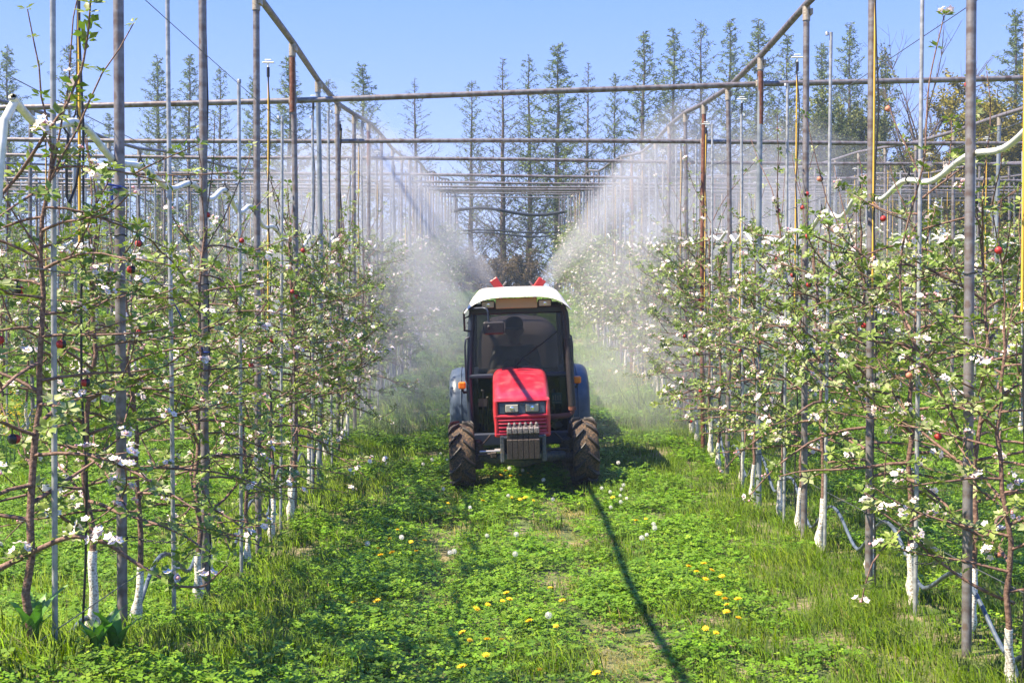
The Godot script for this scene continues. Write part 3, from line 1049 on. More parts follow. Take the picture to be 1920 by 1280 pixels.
func background_trees() -> void:
	var kinds := [redwood(501, 0.95), redwood(502, 0.55), redwood(503, 0.75), redwood(504, 0.35), redwood(505, 0.85), redwood(506, 0.65)]
	# [x of the top, y of the top, distance, kind, width]
	var list := [[20, 95, 64, 0, 1.0], [135, 85, 70, 1, 1.0], [210, 215, 75, 2, 0.9], [300, 112, 66, 2, 1.0], [358, 105, 64, 2, 1.0], [415, 128, 70, 1, 0.9], [478, 150, 74, 0, 0.9], [545, 108, 62, 0, 1.1], [617, 150, 66, 1, 1.0], [682, 124, 58, 0, 1.1], [780, 150, 62, 3, 1.1], [884, 152, 60, 1, 1.0], [942, 110, 58, 3, 1.05], [992, 108, 58, 1, 0.95], [1046, 84, 57, 0, 1.15], [1101, 118, 62, 3, 0.9], [1152, 140, 64, 2, 0.7], [1206, 60, 64, 2, 1.1], [1263, 56, 66, 2, 1.0], [1314, 40, 66, 1, 0.95], [1367, 38, 68, 2, 1.0], [1421, 38, 66, 0, 1.1], [1476, 66, 70, 2, 1.0], [1541, 84, 68, 0, 1.0], [1592, 45, 66, 2, 0.9], [1660, 100, 72, 1, 1.0], [1905, 20, 58, 0, 1.0]]
	for i in list.size():
		var e: Array = list[i]
		var d := float(e[2])
		var top := W(e[0], e[1], d)
		var foot := G(top.x, d)
		var h := top.y - foot
		var s: float = h / 15.0
		var say := "tall slender redwood behind the orchard, %s from the left edge of the photo" % ordinal(i)
		if i in [12, 13, 14]: say = ["tall bare-looking redwood with thick trunk straight above the tractor roof", "slender redwood between the bare one and the densest one above the tractor", "densest dark green redwood above the tractor, taller than its neighbours"][i - 12]
		put_tree(kinds[e[3] if i % 3 or e[3] == 3 else 4 + e[3] % 2], "redwood_tree", say, "tree", "tall slender redwoods behind the orchard", Vector3(top.x, foot, -d), Vector3(s * e[4] * 1.2, s, s * e[4] * 1.2), i * 1.9)
	var olive := Color(0.1, 0.115, 0.022)
	var bk := {
		"olive": broadleaf(601, 10.0, 2.9, olive * 1.5, 13.0), "dark": broadleaf(602, 10.0, 3.0, Color(0.07, 0.1, 0.022), 14.0), "gold": broadleaf(603, 10.0, 3.2, Color(0.25, 0.21, 0.025), 15.0),
		"bare": broadleaf(604, 10.0, 3.2, olive, 0.0), "shrub": broadleaf(605, 4.0, 1.6, Color(0.12, 0.085, 0.045), 3.0)}
	# [x, y of the top, distance, kind, width, label]
	for e in [
		[1510, 190, 50, "dark", 1.0, "dark green leafy tree behind the trellis, leftmost of the broad ones"],
		[1590, 110, 52, "olive", 0.9, "olive leafy tree behind the right rows, beside the bare tree"],
		[1425, 235, 56, "dark", 1.0, "low dark tree fading in the spray mist behind the right rows"],
		[1725, 55, 46, "bare", 0.85, "bare dark-branched tree standing behind the right rows"],
		[1690, 230, 50, "olive", 1.0, "olive bushy tree in front of the bare tree"],
		[1800, 205, 48, "gold", 0.9, "small golden green tree next to the bare tree"],
		[1870, 100, 44, "gold", 1.1, "large golden green tree at the right edge of the photo"],
		[1960, 140, 42, "gold", 1.1, "golden green tree cut off by the right edge of the photo"],
		[1630, 300, 47, "gold", 0.9, "low golden tree behind the right trellis"],
		[1340, 290, 58, "olive", 0.9, "low olive tree behind the mist right of the tractor"]]:
		var d := float(e[2])
		var top := W(e[0], e[1], d)
		var foot := G(top.x, d)
		var s := (top.y - foot) / 10.0
		put_tree(bk[e[3]], "leafy_tree" if e[3] != "bare" else "bare_tree", e[5], "tree", "broad trees behind the right rows", Vector3(top.x, foot, -d), Vector3(s * e[4], s, s * e[4]), d)
	for e in [[885, 455, 53, "brownish shrub behind the tractor, leftmost of the three"], [935, 470, 51, "brownish shrub behind the tractor, middle of the three"], [985, 462, 54, "brownish shrub behind the tractor, rightmost of the three"], [40, 420, 58, "brown shrub at the far left edge behind the orchard"], [1250, 440, 56, "brown shrub behind the mist right of the tractor"]]:
		var top := W(e[0], e[1], e[2])
		var foot := G(top.x, e[2])
		var s := (top.y - foot) / 4.0
		put_tree(bk.shrub, "brown_shrub", e[3], "shrub", "brown shrubs behind the orchard", Vector3(top.x, foot, -e[2]), Vector3(s, s, s), e[0])

# ------------------------------------------------------------------ tractor
func xf(p: Vector3, rot := Vector3.ZERO) -> Transform3D:
	return Transform3D(Basis.from_euler(rot), p)

# a flat pane with thickness between four corners (counter-clockwise seen from outside)
func pane(b: MB, p: Array, thick: float) -> void:
	var nn: Vector3 = (p[1] - p[0]).cross(p[3] - p[0]).normalized() * thick
	b.quad(p[0], p[1], p[2], p[3])
	b.quad(p[3] - nn, p[2] - nn, p[1] - nn, p[0] - nn)
	for k in 4: b.quad(p[k], p[k] - nn, p[(k + 1) % 4] - nn, p[(k + 1) % 4])

func wheel(t: Node3D, x: float, z: float, radius: float, wide: float, side: float, front: bool) -> void:
	var w := Node3D.new()
	w.name = "front_wheel" if front else "rear_wheel"
	t.add_child(w, true)
	w.position = Vector3(x, radius, z)
	if front: w.rotation.y = 0.05
	var turn := Transform3D(Basis(Vector3.BACK, -PI / 2), Vector3.ZERO)   # lathe axis to x
	var h := wide * 0.5
	var b := MB.new()
	var r1 := radius - 0.03
	b.lathe([[radius * 0.5, -h * 0.86], [radius * 0.62, -h], [radius * 0.8, -h * 1.02], [r1 * 0.95, -h * 0.9], [r1, -h * 0.55], [r1 + 0.004, 0.0], [r1, h * 0.55], [r1 * 0.95, h * 0.9], [radius * 0.8, h * 1.02], [radius * 0.62, h], [radius * 0.5, h * 0.86]], 40, turn)
	part(b, M.tyre, "tyre", w)
	b = MB.new()
	b.lathe([[0.02, side * h * 0.3], [radius * 0.35, side * h * 0.3], [radius * 0.5, side * h * 0.8], [radius * 0.52, side * h * 0.86], [radius * 0.5, side * h * 0.7], [radius * 0.5, -side * h * 0.8]], 28, turn)
	b.lathe([[0.001, side * h * 0.52], [0.06, side * h * 0.5], [0.07, side * h * 0.3]], 16, turn)
	part(b, M.chassis, "rim", w)
	var n := 13 if front else 17
	var lug := MB.new()      # one slanted bar of the tread, at the top of the tyre
	var steps := 4
	var rings := []
	for i in steps + 1:
		var f := float(i) / steps
		var y := lerpf(0.012, h * 1.02, f)
		var a := lerpf(-0.02, 0.34 if front else 0.28, f)
		var rr := radius - (0.0 if f < 0.85 else 0.028)
		var q := PackedVector3Array()
		for e in [[-0.5, -0.04], [0.5, -0.04], [0.36, 0.0], [-0.36, 0.0]]:
			var ang: float = a + e[0] * (0.12 if front else 0.1)
			var rad: float = rr + e[1]
			q.append(Vector3(y, cos(ang) * rad, sin(ang) * rad))
		rings.append(q)
	lug.loft(rings, true)
	var mirrored := MB.new()
	var back := []
	for q in rings:
		var z2 := PackedVector3Array()
		for k in 4: z2.append(Vector3(-q[k].x, q[k].y, q[k].z))
		back.append(z2)
	back.reverse()
	mirrored.loft(back, true)
	var ml := lug.mesh()
	var mr := mirrored.mesh()
	for k in n:
		for s in 2:
			var o := inst(ml if s == 0 else mr, M.lug, "tread_lug", w)
			o.rotation.x = TAU * (k + 0.5 * s) / n

func tractor() -> void:
	var d := 10.65
	var t := thing("tractor", "small red cab tractor with white roof driving down the grassy lane", "tractor", "", Vector3(0.21, G(0.21, d) - 0.02, -d))
	t.rotation = Vector3(0.05, 0.0, 0.032)
	for s in [-1.0, 1.0]:
		wheel(t, s * 0.57, 0.0, 0.32, 0.235, s, true)
		wheel(t, s * 0.56, -1.5, 0.46, 0.27, s, false)
	var b := MB.new()
	# hood: a loft from its back to its nose
	var rings := []
	for e in [[-0.62, 0.26, 1.085], [-0.45, 0.262, 1.083], [-0.1, 0.26, 1.06], [0.2, 0.255, 1.01], [0.36, 0.25, 0.955], [0.44, 0.246, 0.915], [0.47, 0.238, 0.882]]:
		var z: float = e[0]
		var hw: float = e[1]
		var top: float = e[2]
		var q := PackedVector3Array()
		q.append(Vector3(hw * 1.0, 0.57, z))
		q.append(Vector3(hw * 1.03, 0.72, z))
		for k in 7:
			var a := PI / 2 * k / 6.0
			q.append(Vector3(hw * 1.0 - 0.085 + 0.085 * cos(a), top - 0.1 + 0.085 * sin(a), z))
		q.append(Vector3(hw * 0.33, top - 0.003, z)); q.append(Vector3(0, top, z)); q.append(Vector3(-hw * 0.33, top - 0.003, z))
		for k in 7:
			var a := PI / 2 + PI / 2 * k / 6.0
			q.append(Vector3(-hw * 1.0 + 0.085 + 0.085 * cos(a), top - 0.1 + 0.085 * sin(a), z))
		q.append(Vector3(-hw * 1.03, 0.72, z))
		q.append(Vector3(-hw, 0.57, z))
		rings.append(q)
	b.loft(rings, true)
	var hood := part(b, M.red_paint, "hood", t)
	hood.set_meta("label", "bright red bonnet")
	b = MB.new()
	b.box(Vector3(0.05, 0.012, 0.03), xf(Vector3(0.0, 1.085, -0.44)), 0.003)
	part(b, M.dark, "latch", hood)
	# nose frame: lip, pillars, headlamp panel, slats
	b = MB.new()
	b.box(Vector3(0.5, 0.03, 0.05), xf(Vector3(0, 0.878, 0.468), Vector3(0.3, 0, 0)), 0.012)
	for s in [-1.0, 1.0]:
		b.box(Vector3(0.036, 0.33, 0.05), xf(Vector3(s * 0.232, 0.715, 0.468)), 0.012)
	b.box(Vector3(0.5, 0.03, 0.05), xf(Vector3(0, 0.735, 0.47)), 0.01)
	b.box(Vector3(0.5, 0.045, 0.06), xf(Vector3(0, 0.57, 0.468)), 0.014)
	var nose := part(b, M.red_paint, "nose_frame", t)
	b = MB.new()
	b.box(Vector3(0.43, 0.16, 0.01), xf(Vector3(0, 0.655, 0.466)), 0.002)
	part(b, M.dark, "radiator_screen", nose)
	for y in [0.705, 0.675, 0.64, 0.607]:
		b = MB.new()
		b.box(Vector3(0.43, 0.015, 0.035), xf(Vector3(0, y, 0.478), Vector3(0.5, 0, 0)), 0.005)
		part(b, M.red_paint, "grille_slat", nose)
	b = MB.new()
	b.box(Vector3(0.43, 0.115, 0.03), xf(Vector3(0, 0.807, 0.47)), 0.014)
	var panel := part(b, M.blue_grey, "headlamp_panel", t)
	for s in [-1.0, 1.0]:
		b = MB.new()
		b.box(Vector3(0.128, 0.08, 0.014), xf(Vector3(s * 0.091, 0.807, 0.486)), 0.006)
		part(b, M.dark, "headlamp_bezel", panel)
		b = MB.new()
		b.box(Vector3(0.114, 0.066, 0.012), xf(Vector3(s * 0.091, 0.807, 0.492)), 0.005)
		part(b, M.lens, "headlamp", panel)
		b = MB.new()
		b.ball(Vector3(s * 0.091, 0.807, 0.498), Vector3(0.02, 0.02, 0.008), 12, 6)
		part(b, M.chrome, "headlamp_bulb", panel)
	b = MB.new()
	b.ball(Vector3(0, 0.845, 0.487), Vector3(0.008, 0.008, 0.006), 8, 4)
	part(b, M.dark, "lock", panel)
	# front weights on their bracket
	b = MB.new()
	for s in [-1.0, 1.0]: b.box(Vector3(0.04, 0.24, 0.16), xf(Vector3(s * 0.185, 0.45, 0.46)), 0.008)
	b.box(Vector3(0.4, 0.06, 0.2), xf(Vector3(0, 0.38, 0.42)), 0.01)
	b.bar(Vector3(-0.19, 0.55, 0.52), Vector3(0.19, 0.55, 0.52), 0.02, 10)
	part(b, M.chassis, "weight_bracket", t)
	for k in 6:
		var x := (k - 2.5) * 0.048
		b = MB.new()
		b.box(Vector3(0.0472, 0.175, 0.16), xf(Vector3(x, 0.47, 0.62)), 0.005)
		b.box(Vector3(0.0465, 0.06, 0.12), xf(Vector3(x, 0.58, 0.6)), 0.005)
		var w := part(b, M.iron, "front_weight", t)
		b = MB.new()
		b.box(Vector3(0.047, 0.055, 0.17), xf(Vector3(x, 0.632, 0.6)), 0.008)
		b.box(Vector3(0.026, 0.045, 0.03), xf(Vector3(x, 0.678, 0.63), Vector3(0.2, 0, 0)), 0.01)
		part(b, M.weight_top, "handle", w)
	# front axle and what hangs on it
	b = MB.new()
	b.tube(PackedVector3Array([Vector3(-0.42, 0.3, 0), Vector3(-0.3, 0.3, 0.03), Vector3(-0.14, 0.29, 0.05), Vector3(0, 0.28, 0.05), Vector3(0.14, 0.29, 0.05), Vector3(0.3, 0.3, 0.03), Vector3(0.42, 0.3, 0)]), PackedFloat32Array([0.05, 0.05, 0.062, 0.085, 0.062, 0.05, 0.05]), 14)
	for s in [-1.0, 1.0]: b.bar(Vector3(s * 0.25, 0.3, 0.035), Vector3(s * 0.27, 0.3, 0.033), 0.066, 14)
	part(b, M.chassis, "front_axle", t)
	for s in [-1.0, 1.0]:
		b = MB.new()
		b.bar(Vector3(s * 0.42, 0.19, 0), Vector3(s * 0.42, 0.42, 0), 0.055, 12)
		b.bar(Vector3(s * 0.4, 0.27, 0), Vector3(s * 0.47, 0.27, 0), 0.075, 12)
		b.ball(Vector3(s * 0.42, 0.43, 0), Vector3(0.05, 0.035, 0.05), 12, 6)
		part(b, M.iron, "axle_knuckle", t)
	b = MB.new()
	b.bar(Vector3(-0.4, 0.36, 0.09), Vector3(-0.08, 0.365, 0.1), 0.013, 8)
	b.bar(Vector3(-0.26, 0.362, 0.095), Vector3(-0.14, 0.364, 0.1), 0.025, 10)
	part(b, M.steel, "steering_cylinder", t)
	b = MB.new()
	b.bar(Vector3(-0.42, 0.33, 0.1), Vector3(-0.25, 0.34, 0.1), 0.016, 8)
	b.bar(Vector3(0.42, 0.36, 0.07), Vector3(0.12, 0.365, 0.1), 0.014, 8)
	b.box(Vector3(0.06, 0.06, 0.06), xf(Vector3(-0.27, 0.33, 0.1)), 0.01)
	b.tube(PackedVector3Array([Vector3(0.3, 0.5, -0.05), Vector3(0.38, 0.44, 0.03), Vector3(0.44, 0.36, 0.06), Vector3(0.455, 0.2, 0.03)]), 0.009, 6)
	b.tube(PackedVector3Array([Vector3(-0.3, 0.48, -0.1), Vector3(-0.37, 0.42, 0.02), Vector3(-0.44, 0.4, 0.05)]), 0.009, 6)
	part(b, M.iron, "steering_link", t)
	b = MB.new()
	b.box(Vector3(0.4, 0.3, 0.95), xf(Vector3(0, 0.47, -0.05)), 0.02)
	b.box(Vector3(0.44, 0.4, 0.95), xf(Vector3(0, 0.47, -1.0)), 0.03)
	b.bar(Vector3(-0.5, 0.46, -1.5), Vector3(0.5, 0.46, -1.5), 0.09, 12)
	part(b, M.frame_dark, "engine_block", t)
	cab(t)

func cab(t: Node3D) -> void:
	var b := MB.new()
	var zf := -0.55
	var zr := -1.6
	# lower frame
	b.box(Vector3(1.0, 0.13, 0.07), xf(Vector3(0, 0.375, zf)), 0.015)
	b.box(Vector3(1.02, 0.045, 0.06), xf(Vector3(0, 1.0, zf)), 0.012)
	for s in [-1.0, 1.0]:
		b.tube(PackedVector3Array([Vector3(s * 0.485, 0.33, zf), Vector3(s * 0.495, 0.7, zf), Vector3(s * 0.497, 1.0, zf), Vector3(s * 0.47, 1.4, zf - 0.03), Vector3(s * 0.445, 1.66, zf - 0.06)]), 0.03, 8)
		b.tube(PackedVector3Array([Vector3(s * 0.47, 0.95, zr), Vector3(s * 0.45, 1.66, zr + 0.03)]), 0.032, 8)
		b.tube(PackedVector3Array([Vector3(s * 0.49, 0.95, -1.15), Vector3(s * 0.455, 1.66, -1.13)]), 0.025, 8)
		b.box(Vector3(0.03, 0.06, 1.0), xf(Vector3(s * 0.495, 0.95, -1.08)), 0.01)
		b.box(Vector3(0.05, 0.05, 1.0), xf(Vector3(s * 0.47, 0.36, -1.05)), 0.01)
	b.box(Vector3(0.92, 0.07, 0.06), xf(Vector3(0, 1.635, zf - 0.05)), 0.015)
	b.box(Vector3(0.92, 0.07, 0.06), xf(Vector3(0, 1.64, zr + 0.02)), 0.015)
	b.box(Vector3(0.92, 0.06, 0.06), xf(Vector3(0, 0.95, zr)), 0.015)
	part(b, M.frame_dark, "cab_frame", t)
	b = MB.new()
	b.box(Vector3(0.9, 0.03, 1.0), xf(Vector3(0, 0.4, -1.08)), 0.005)
	b.box(Vector3(0.98, 0.55, 0.02), xf(Vector3(0, 0.66, zr - 0.01)), 0.005)
	part(b, M.dark, "cab_floor", t)
	b = MB.new()
	for s in [-1.0, 1.0]: b.box(Vector3(0.018, 0.6, 1.0), xf(Vector3(s * 0.497, 0.66, -1.08)), 0.006)
	part(b, M.blue_grey, "door_panel", t)
	# glass
	var w := MB.new()
	pane(w, [Vector3(-0.465, 1.02, zf + 0.002), Vector3(0.465, 1.02, zf + 0.002), Vector3(0.42, 1.61, zf - 0.045), Vector3(-0.42, 1.61, zf - 0.045)], 0.005)
	part(w, M.glass, "windscreen", t)
	for s in [-1.0, 1.0]:
		w = MB.new()
		var a: float = minf(s * 0.46, s * 0.27)
		var c: float = maxf(s * 0.46, s * 0.27)
		pane(w, [Vector3(a, 0.44, zf + 0.004), Vector3(c, 0.44, zf + 0.004), Vector3(c, 0.98, zf + 0.004), Vector3(a, 0.98, zf + 0.004)], 0.005)
		part(w, M.glass, "lower_window", t)
		w = MB.new()
		for zz in [[zf - 0.03, -1.13], [-1.18, zr + 0.03]]:
			var p := [Vector3(s * 0.497, 0.98, zz[0]), Vector3(s * 0.497, 0.98, zz[1]), Vector3(s * 0.452, 1.61, zz[1]), Vector3(s * 0.452, 1.61, zz[0])]
			if s < 0: p.reverse()
			pane(w, p, 0.005)
		part(w, M.glass, "side_window", t)
	w = MB.new()
	pane(w, [Vector3(0.44, 0.98, zr), Vector3(-0.44, 0.98, zr), Vector3(-0.43, 1.61, zr + 0.02), Vector3(0.43, 1.61, zr + 0.02)], 0.005)
	part(w, M.glass, "rear_window", t)
	# stickers behind the lower panes
	b = MB.new()
	b.box(Vector3(0.1, 0.11, 0.002), xf(Vector3(0.36, 0.76, zf - 0.006)), 0.0005)
	var st := part(b, M.sticker, "inspection_sticker", t)
	b = MB.new()
	for k in 4: b.box(Vector3(0.012, 0.045 + 0.012 * (k % 2), 0.002), xf(Vector3(0.325 + k * 0.023, 0.765, zf - 0.0035)), 0.0004)
	b.box(Vector3(0.085, 0.008, 0.002), xf(Vector3(0.36, 0.72, zf - 0.0035)), 0.0004)
	part(b, M.white_plastic, "sticker_print", st)
	b = MB.new()
	b.box(Vector3(0.085, 0.08, 0.002), xf(Vector3(-0.37, 0.74, zf - 0.006)), 0.0005)
	part(b, M.paper, "paper_notice", t)
	# roof: crowned shell with drooping eaves
	b = MB.new()
	var rings := []
	var zs := [-1.66, -1.64, -1.58, -1.45, -1.1, -0.75, -0.58, -0.45, -0.37, -0.32, -0.3]
	for i in zs.size():
		var z: float = zs[i]
		var ends := minf((z + 1.66) / 0.16, (-0.3 - z) / 0.3)
		var full := clampf(ends, 0.0, 1.0)
		full = full * (2.0 - full)
		var q := PackedVector3Array()
		var m := 25
		for k in m:       # the top, from +x to -x
			var u := 1.0 - 2.0 * k / (m - 1)
			var ax := absf(u)
			var low := 1.775 - 0.145 * pow(ax, 4.2)
			var crown := 1.85 - 0.02 * ax * ax - (low + 0.012)
			var fall := clampf((ax - 0.66) / 0.34, 0.0, 1.0)
			fall = fall * fall * (3.0 - 2.0 * fall)
			q.append(Vector3(u * 0.515, low + (0.012 if i > 0 and i < zs.size() - 1 else 0.0) + crown * (1.0 - fall) * full, z))
		for k in m:       # the underside, back again
			var u := -1.0 + 2.0 * k / (m - 1)
			q.append(Vector3(u * 0.513, 1.775 - 0.145 * pow(absf(u), 4.2), z))
		rings.append(q)
	b.loft(rings, true, Color.WHITE, false)
	var roof := part(b, M.cream, "roof", t)
	roof.set_meta("label", "cream white crowned cab roof")
	for e in [[-0.17, 0.1], [0.02, 0.1], [0.2, 0.1]]:
		b = MB.new()
		b.box(Vector3(0.13, 0.03, 0.3), xf(Vector3(e[0], 1.838, -0.95)), 0.014)
		part(b, M.cream, "roof_rib", roof)
	# the tan fascia under the visor with a work lamp at each end
	b = MB.new()
	b.box(Vector3(0.4, 0.1, 0.02), xf(Vector3(-0.01, 1.712, -0.42), Vector3(-0.25, 0, 0)), 0.006)
	part(b, M.tan, "fascia", roof)
	for s in [-1.0, 1.0]:
		b = MB.new()
		b.box(Vector3(0.135, 0.075, 0.06), xf(Vector3(s * 0.275 - 0.01, 1.705, -0.44)), 0.01)
		var lamp := part(b, M.dark, "work_lamp", t)
		b = MB.new()
		b.box(Vector3(0.115, 0.058, 0.012), xf(Vector3(s * 0.275 - 0.01, 1.705, -0.408)), 0.005)
		part(b, M.lens, "lamp_lens", lamp)
		b = MB.new()
		b.ball(Vector3(s * 0.275 - 0.01, 1.705, -0.404), Vector3(0.018, 0.018, 0.006), 10, 5)
		part(b, M.chrome, "lamp_bulb", lamp)
	# fenders
	for s in [-1.0, 1.0]:
		b = MB.new()
		rings = []
		for k in 15:
			var a := lerpf(-0.42, PI + 0.1, k / 14.0)
			var rr := 0.53 + 0.05 * pow(absf(sin(2.0 * a)), 2.0)
			var y := 0.5 + sin(a) * rr * 0.95
			var z := -1.5 + cos(a) * rr
			var nn := Vector3(0, sin(a), cos(a))
			var q := PackedVector3Array()
			for e in [[0.42, 0.0], [0.64, 0.0], [0.68, -0.008], [0.71, -0.03], [0.722, -0.07], [0.722, -0.14], [0.712, -0.14], [0.71, -0.075], [0.695, -0.045], [0.63, -0.02], [0.42, -0.02]]:
				q.append(Vector3(s * e[0], y, z) + nn * e[1])
			if s > 0: q.reverse()
			rings.append(q)
		b.loft(rings, true)
		var f := part(b, M.blue_grey, "fender", t)
		b = MB.new()
		for x in [0.5, 0.6]:
			var pts := PackedVector3Array()
			for k in 13:
				var a := lerpf(-0.36, 2.4, k / 12.0)
				var rr := 0.53 + 0.05 * pow(absf(sin(2.0 * a)), 2.0)
				pts.append(Vector3(s * x, 0.5 + sin(a) * rr * 0.95, -1.5 + cos(a) * rr))
			b.tube(pts, 0.009, 6)
		part(b, M.blue_grey, "pressed_rib", f)
		# turn signals
		var at := Vector3(s * 0.565, 0.92 if s < 0 else 0.94, zf + 0.03)
		b = MB.new()
		b.tube(PackedVector3Array([Vector3(s * 0.49, at.y - 0.07, zf), Vector3(s * 0.55, at.y - 0.07, zf + 0.02), at + Vector3(0, -0.04, 0)]), 0.014, 8)
		var arm := part(b, M.dark, "signal_arm", t)
		b = MB.new()
		b.box(Vector3(0.072, 0.07, 0.05), xf(at), 0.012)
		part(b, M.orange, "turn_signal", arm)
		b = MB.new()
		b.tube(PackedVector3Array([Vector3(s * 0.49, 0.92, zf + 0.01), Vector3(s * 0.525, 0.97, zf + 0.03), Vector3(s * 0.525, 1.3, zf + 0.02), Vector3(s * 0.515, 1.37, zf + 0.015), Vector3(s * 0.475, 1.39, zf - 0.01)]), 0.01, 8)
		part(b, M.frame_dark, "grab_handle", t)
		for y in [1.12, 1.3, 1.5]:
			b = MB.new()
			b.box(Vector3(0.035, 0.03, 0.05), xf(Vector3(s * (0.52 - (y - 1.0) * 0.05), y, -1.13)), 0.006)
			part(b, M.dark, "door_hinge", t)
	# exhaust
	b = MB.new()
	b.tube(PackedVector3Array([Vector3(0.5, 0.7, -0.4), Vector3(0.475, 1.35, -0.42)]), 0.036, 14)
	b.bar(Vector3(0.475, 1.345, -0.42), Vector3(0.475, 1.36, -0.42), 0.038, 14)
	var ex := part(b, M.exhaust, "exhaust_muffler", t)
	b = MB.new()
	b.tube(PackedVector3Array([Vector3(0.475, 1.34, -0.42), Vector3(0.472, 1.52, -0.42), Vector3(0.465, 1.6, -0.42), Vector3(0.445, 1.655, -0.42), Vector3(0.425, 1.675, -0.415)]), 0.024, 12)
	part(b, M.exhaust, "tailpipe", ex)
	b = MB.new()
	b.tube(PackedVector3Array([Vector3(0.5, 0.71, -0.4), Vector3(0.497, 0.64, -0.4), Vector3(0.46, 0.61, -0.4), Vector3(0.26, 0.6, -0.38)]), 0.027, 12)
	b.bar(Vector3(0.5, 0.66, -0.4), Vector3(0.5, 0.69, -0.4), 0.04, 10)
	part(b, M.rust_part, "exhaust_elbow", ex)
	b = MB.new()
	for y in [0.82, 1.2]: b.box(Vector3(0.04, 0.025, 0.13), xf(Vector3(0.485, y, -0.47)), 0.005)
	part(b, M.frame_dark, "exhaust_bracket", ex)
	# mirror on its bent arm
	b = MB.new()
	b.tube(PackedVector3Array([Vector3(-0.475, 1.45, zf), Vector3(-0.52, 1.46, -0.45), Vector3(-0.52, 1.63, -0.4), Vector3(-0.5, 1.665, -0.38), Vector3(-0.46, 1.675, -0.35), Vector3(-0.33, 1.68, -0.25), Vector3(-0.295, 1.67, -0.23), Vector3(-0.285, 1.64, -0.23), Vector3(-0.28, 1.52, -0.23)]), 0.011, 8)
	b.tube(PackedVector3Array([Vector3(-0.46, 1.6, zf), Vector3(-0.52, 1.58, -0.42)]), 0.008, 6)
	var ma := part(b, M.frame_dark, "mirror_arm", t)
	b = MB.new()
	b.box(Vector3(0.205, 0.125, 0.035), xf(Vector3(-0.235, 1.49, -0.235), Vector3(0, 0.15, 0)), 0.017)
	b.ball(Vector3(-0.28, 1.5, -0.21), Vector3(0.02, 0.02, 0.012), 10, 5)
	part(b, M.exhaust, "mirror_back", ma)
	# wiper
	b = MB.new()
	b.bar(Vector3(0.39, 1.42, zf - 0.01), Vector3(0.09, 1.2, zf + 0.02), 0.006, 6)
	b.bar(Vector3(0.2, 1.29, zf + 0.018), Vector3(0.0, 1.14, zf + 0.022), 0.008, 6)
	b.bar(Vector3(0.02, 1.15, zf + 0.02), Vector3(-0.06, 1.08, zf + 0.03), 0.013, 6)
	part(b, M.dark, "wiper", t)
	# inside: seat, steering wheel, dashboard
	b = MB.new()
	b.box(Vector3(0.42, 0.12, 0.42), xf(Vector3(-0.02, 0.7, -1.25)), 0.04)
	b.box(Vector3(0.4, 0.5, 0.1), xf(Vector3(-0.02, 0.98, -1.47), Vector3(-0.12, 0, 0)), 0.04)
	b.box(Vector3(0.3, 0.25, 0.3), xf(Vector3(-0.02, 0.53, -1.25)), 0.02)
	part(b, M.seat, "seat", t)
	b = MB.new()
	b.box(Vector3(0.5, 0.34, 0.2), xf(Vector3(-0.02, 0.8, -0.68)), 0.04)
	b.bar(Vector3(-0.02, 0.9, -0.72), Vector3(-0.02, 1.03, -0.82), 0.022, 8)
	part(b, M.dark, "dashboard", t)
	for e in [[-0.38, 0.62], [-0.33, 0.55], [0.34, 0.6]]:
		b = MB.new()
		b.tube(PackedVector3Array([Vector3(e[0], 0.42, -0.78), Vector3(e[0], e[1], -0.72), Vector3(e[0] * 0.98, e[1] + 0.2, -0.76)]), 0.01, 7)
		b.ball(Vector3(e[0] * 0.98, e[1] + 0.21, -0.76), Vector3.ONE * 0.02, 8, 6)
		part(b, M.steel, "control_lever", t)
	b = MB.new()
	b.box(Vector3(0.12, 0.07, 0.1), xf(Vector3(0.36, 0.47, -0.7), Vector3(0.2, 0.4, 0.1)), 0.03)
	b.box(Vector3(0.09, 0.05, 0.09), xf(Vector3(0.33, 0.53, -0.7), Vector3(0.1, -0.5, 0.2)), 0.024)
	part(b, M.paper, "crumpled_rag", t)
	b = MB.new()
	var ring := PackedVector3Array()
	var tilt := xf(Vector3(-0.02, 1.04, -0.83), Vector3(0.6, 0, 0))
	for k in 25: ring.append(tilt * Vector3(cos(TAU * k / 24.0) * 0.17, 0, sin(TAU * k / 24.0) * 0.17))
	b.tube(ring, 0.012, 8, Color.WHITE, false)
	for k in 3: b.bar(tilt * Vector3.ZERO, tilt * Vector3(cos(TAU * k / 3.0 + 0.5) * 0.17, 0, sin(TAU * k / 3.0 + 0.5) * 0.17), 0.009, 6)
	part(b, M.dark, "steering_wheel", t)
	driver(t)

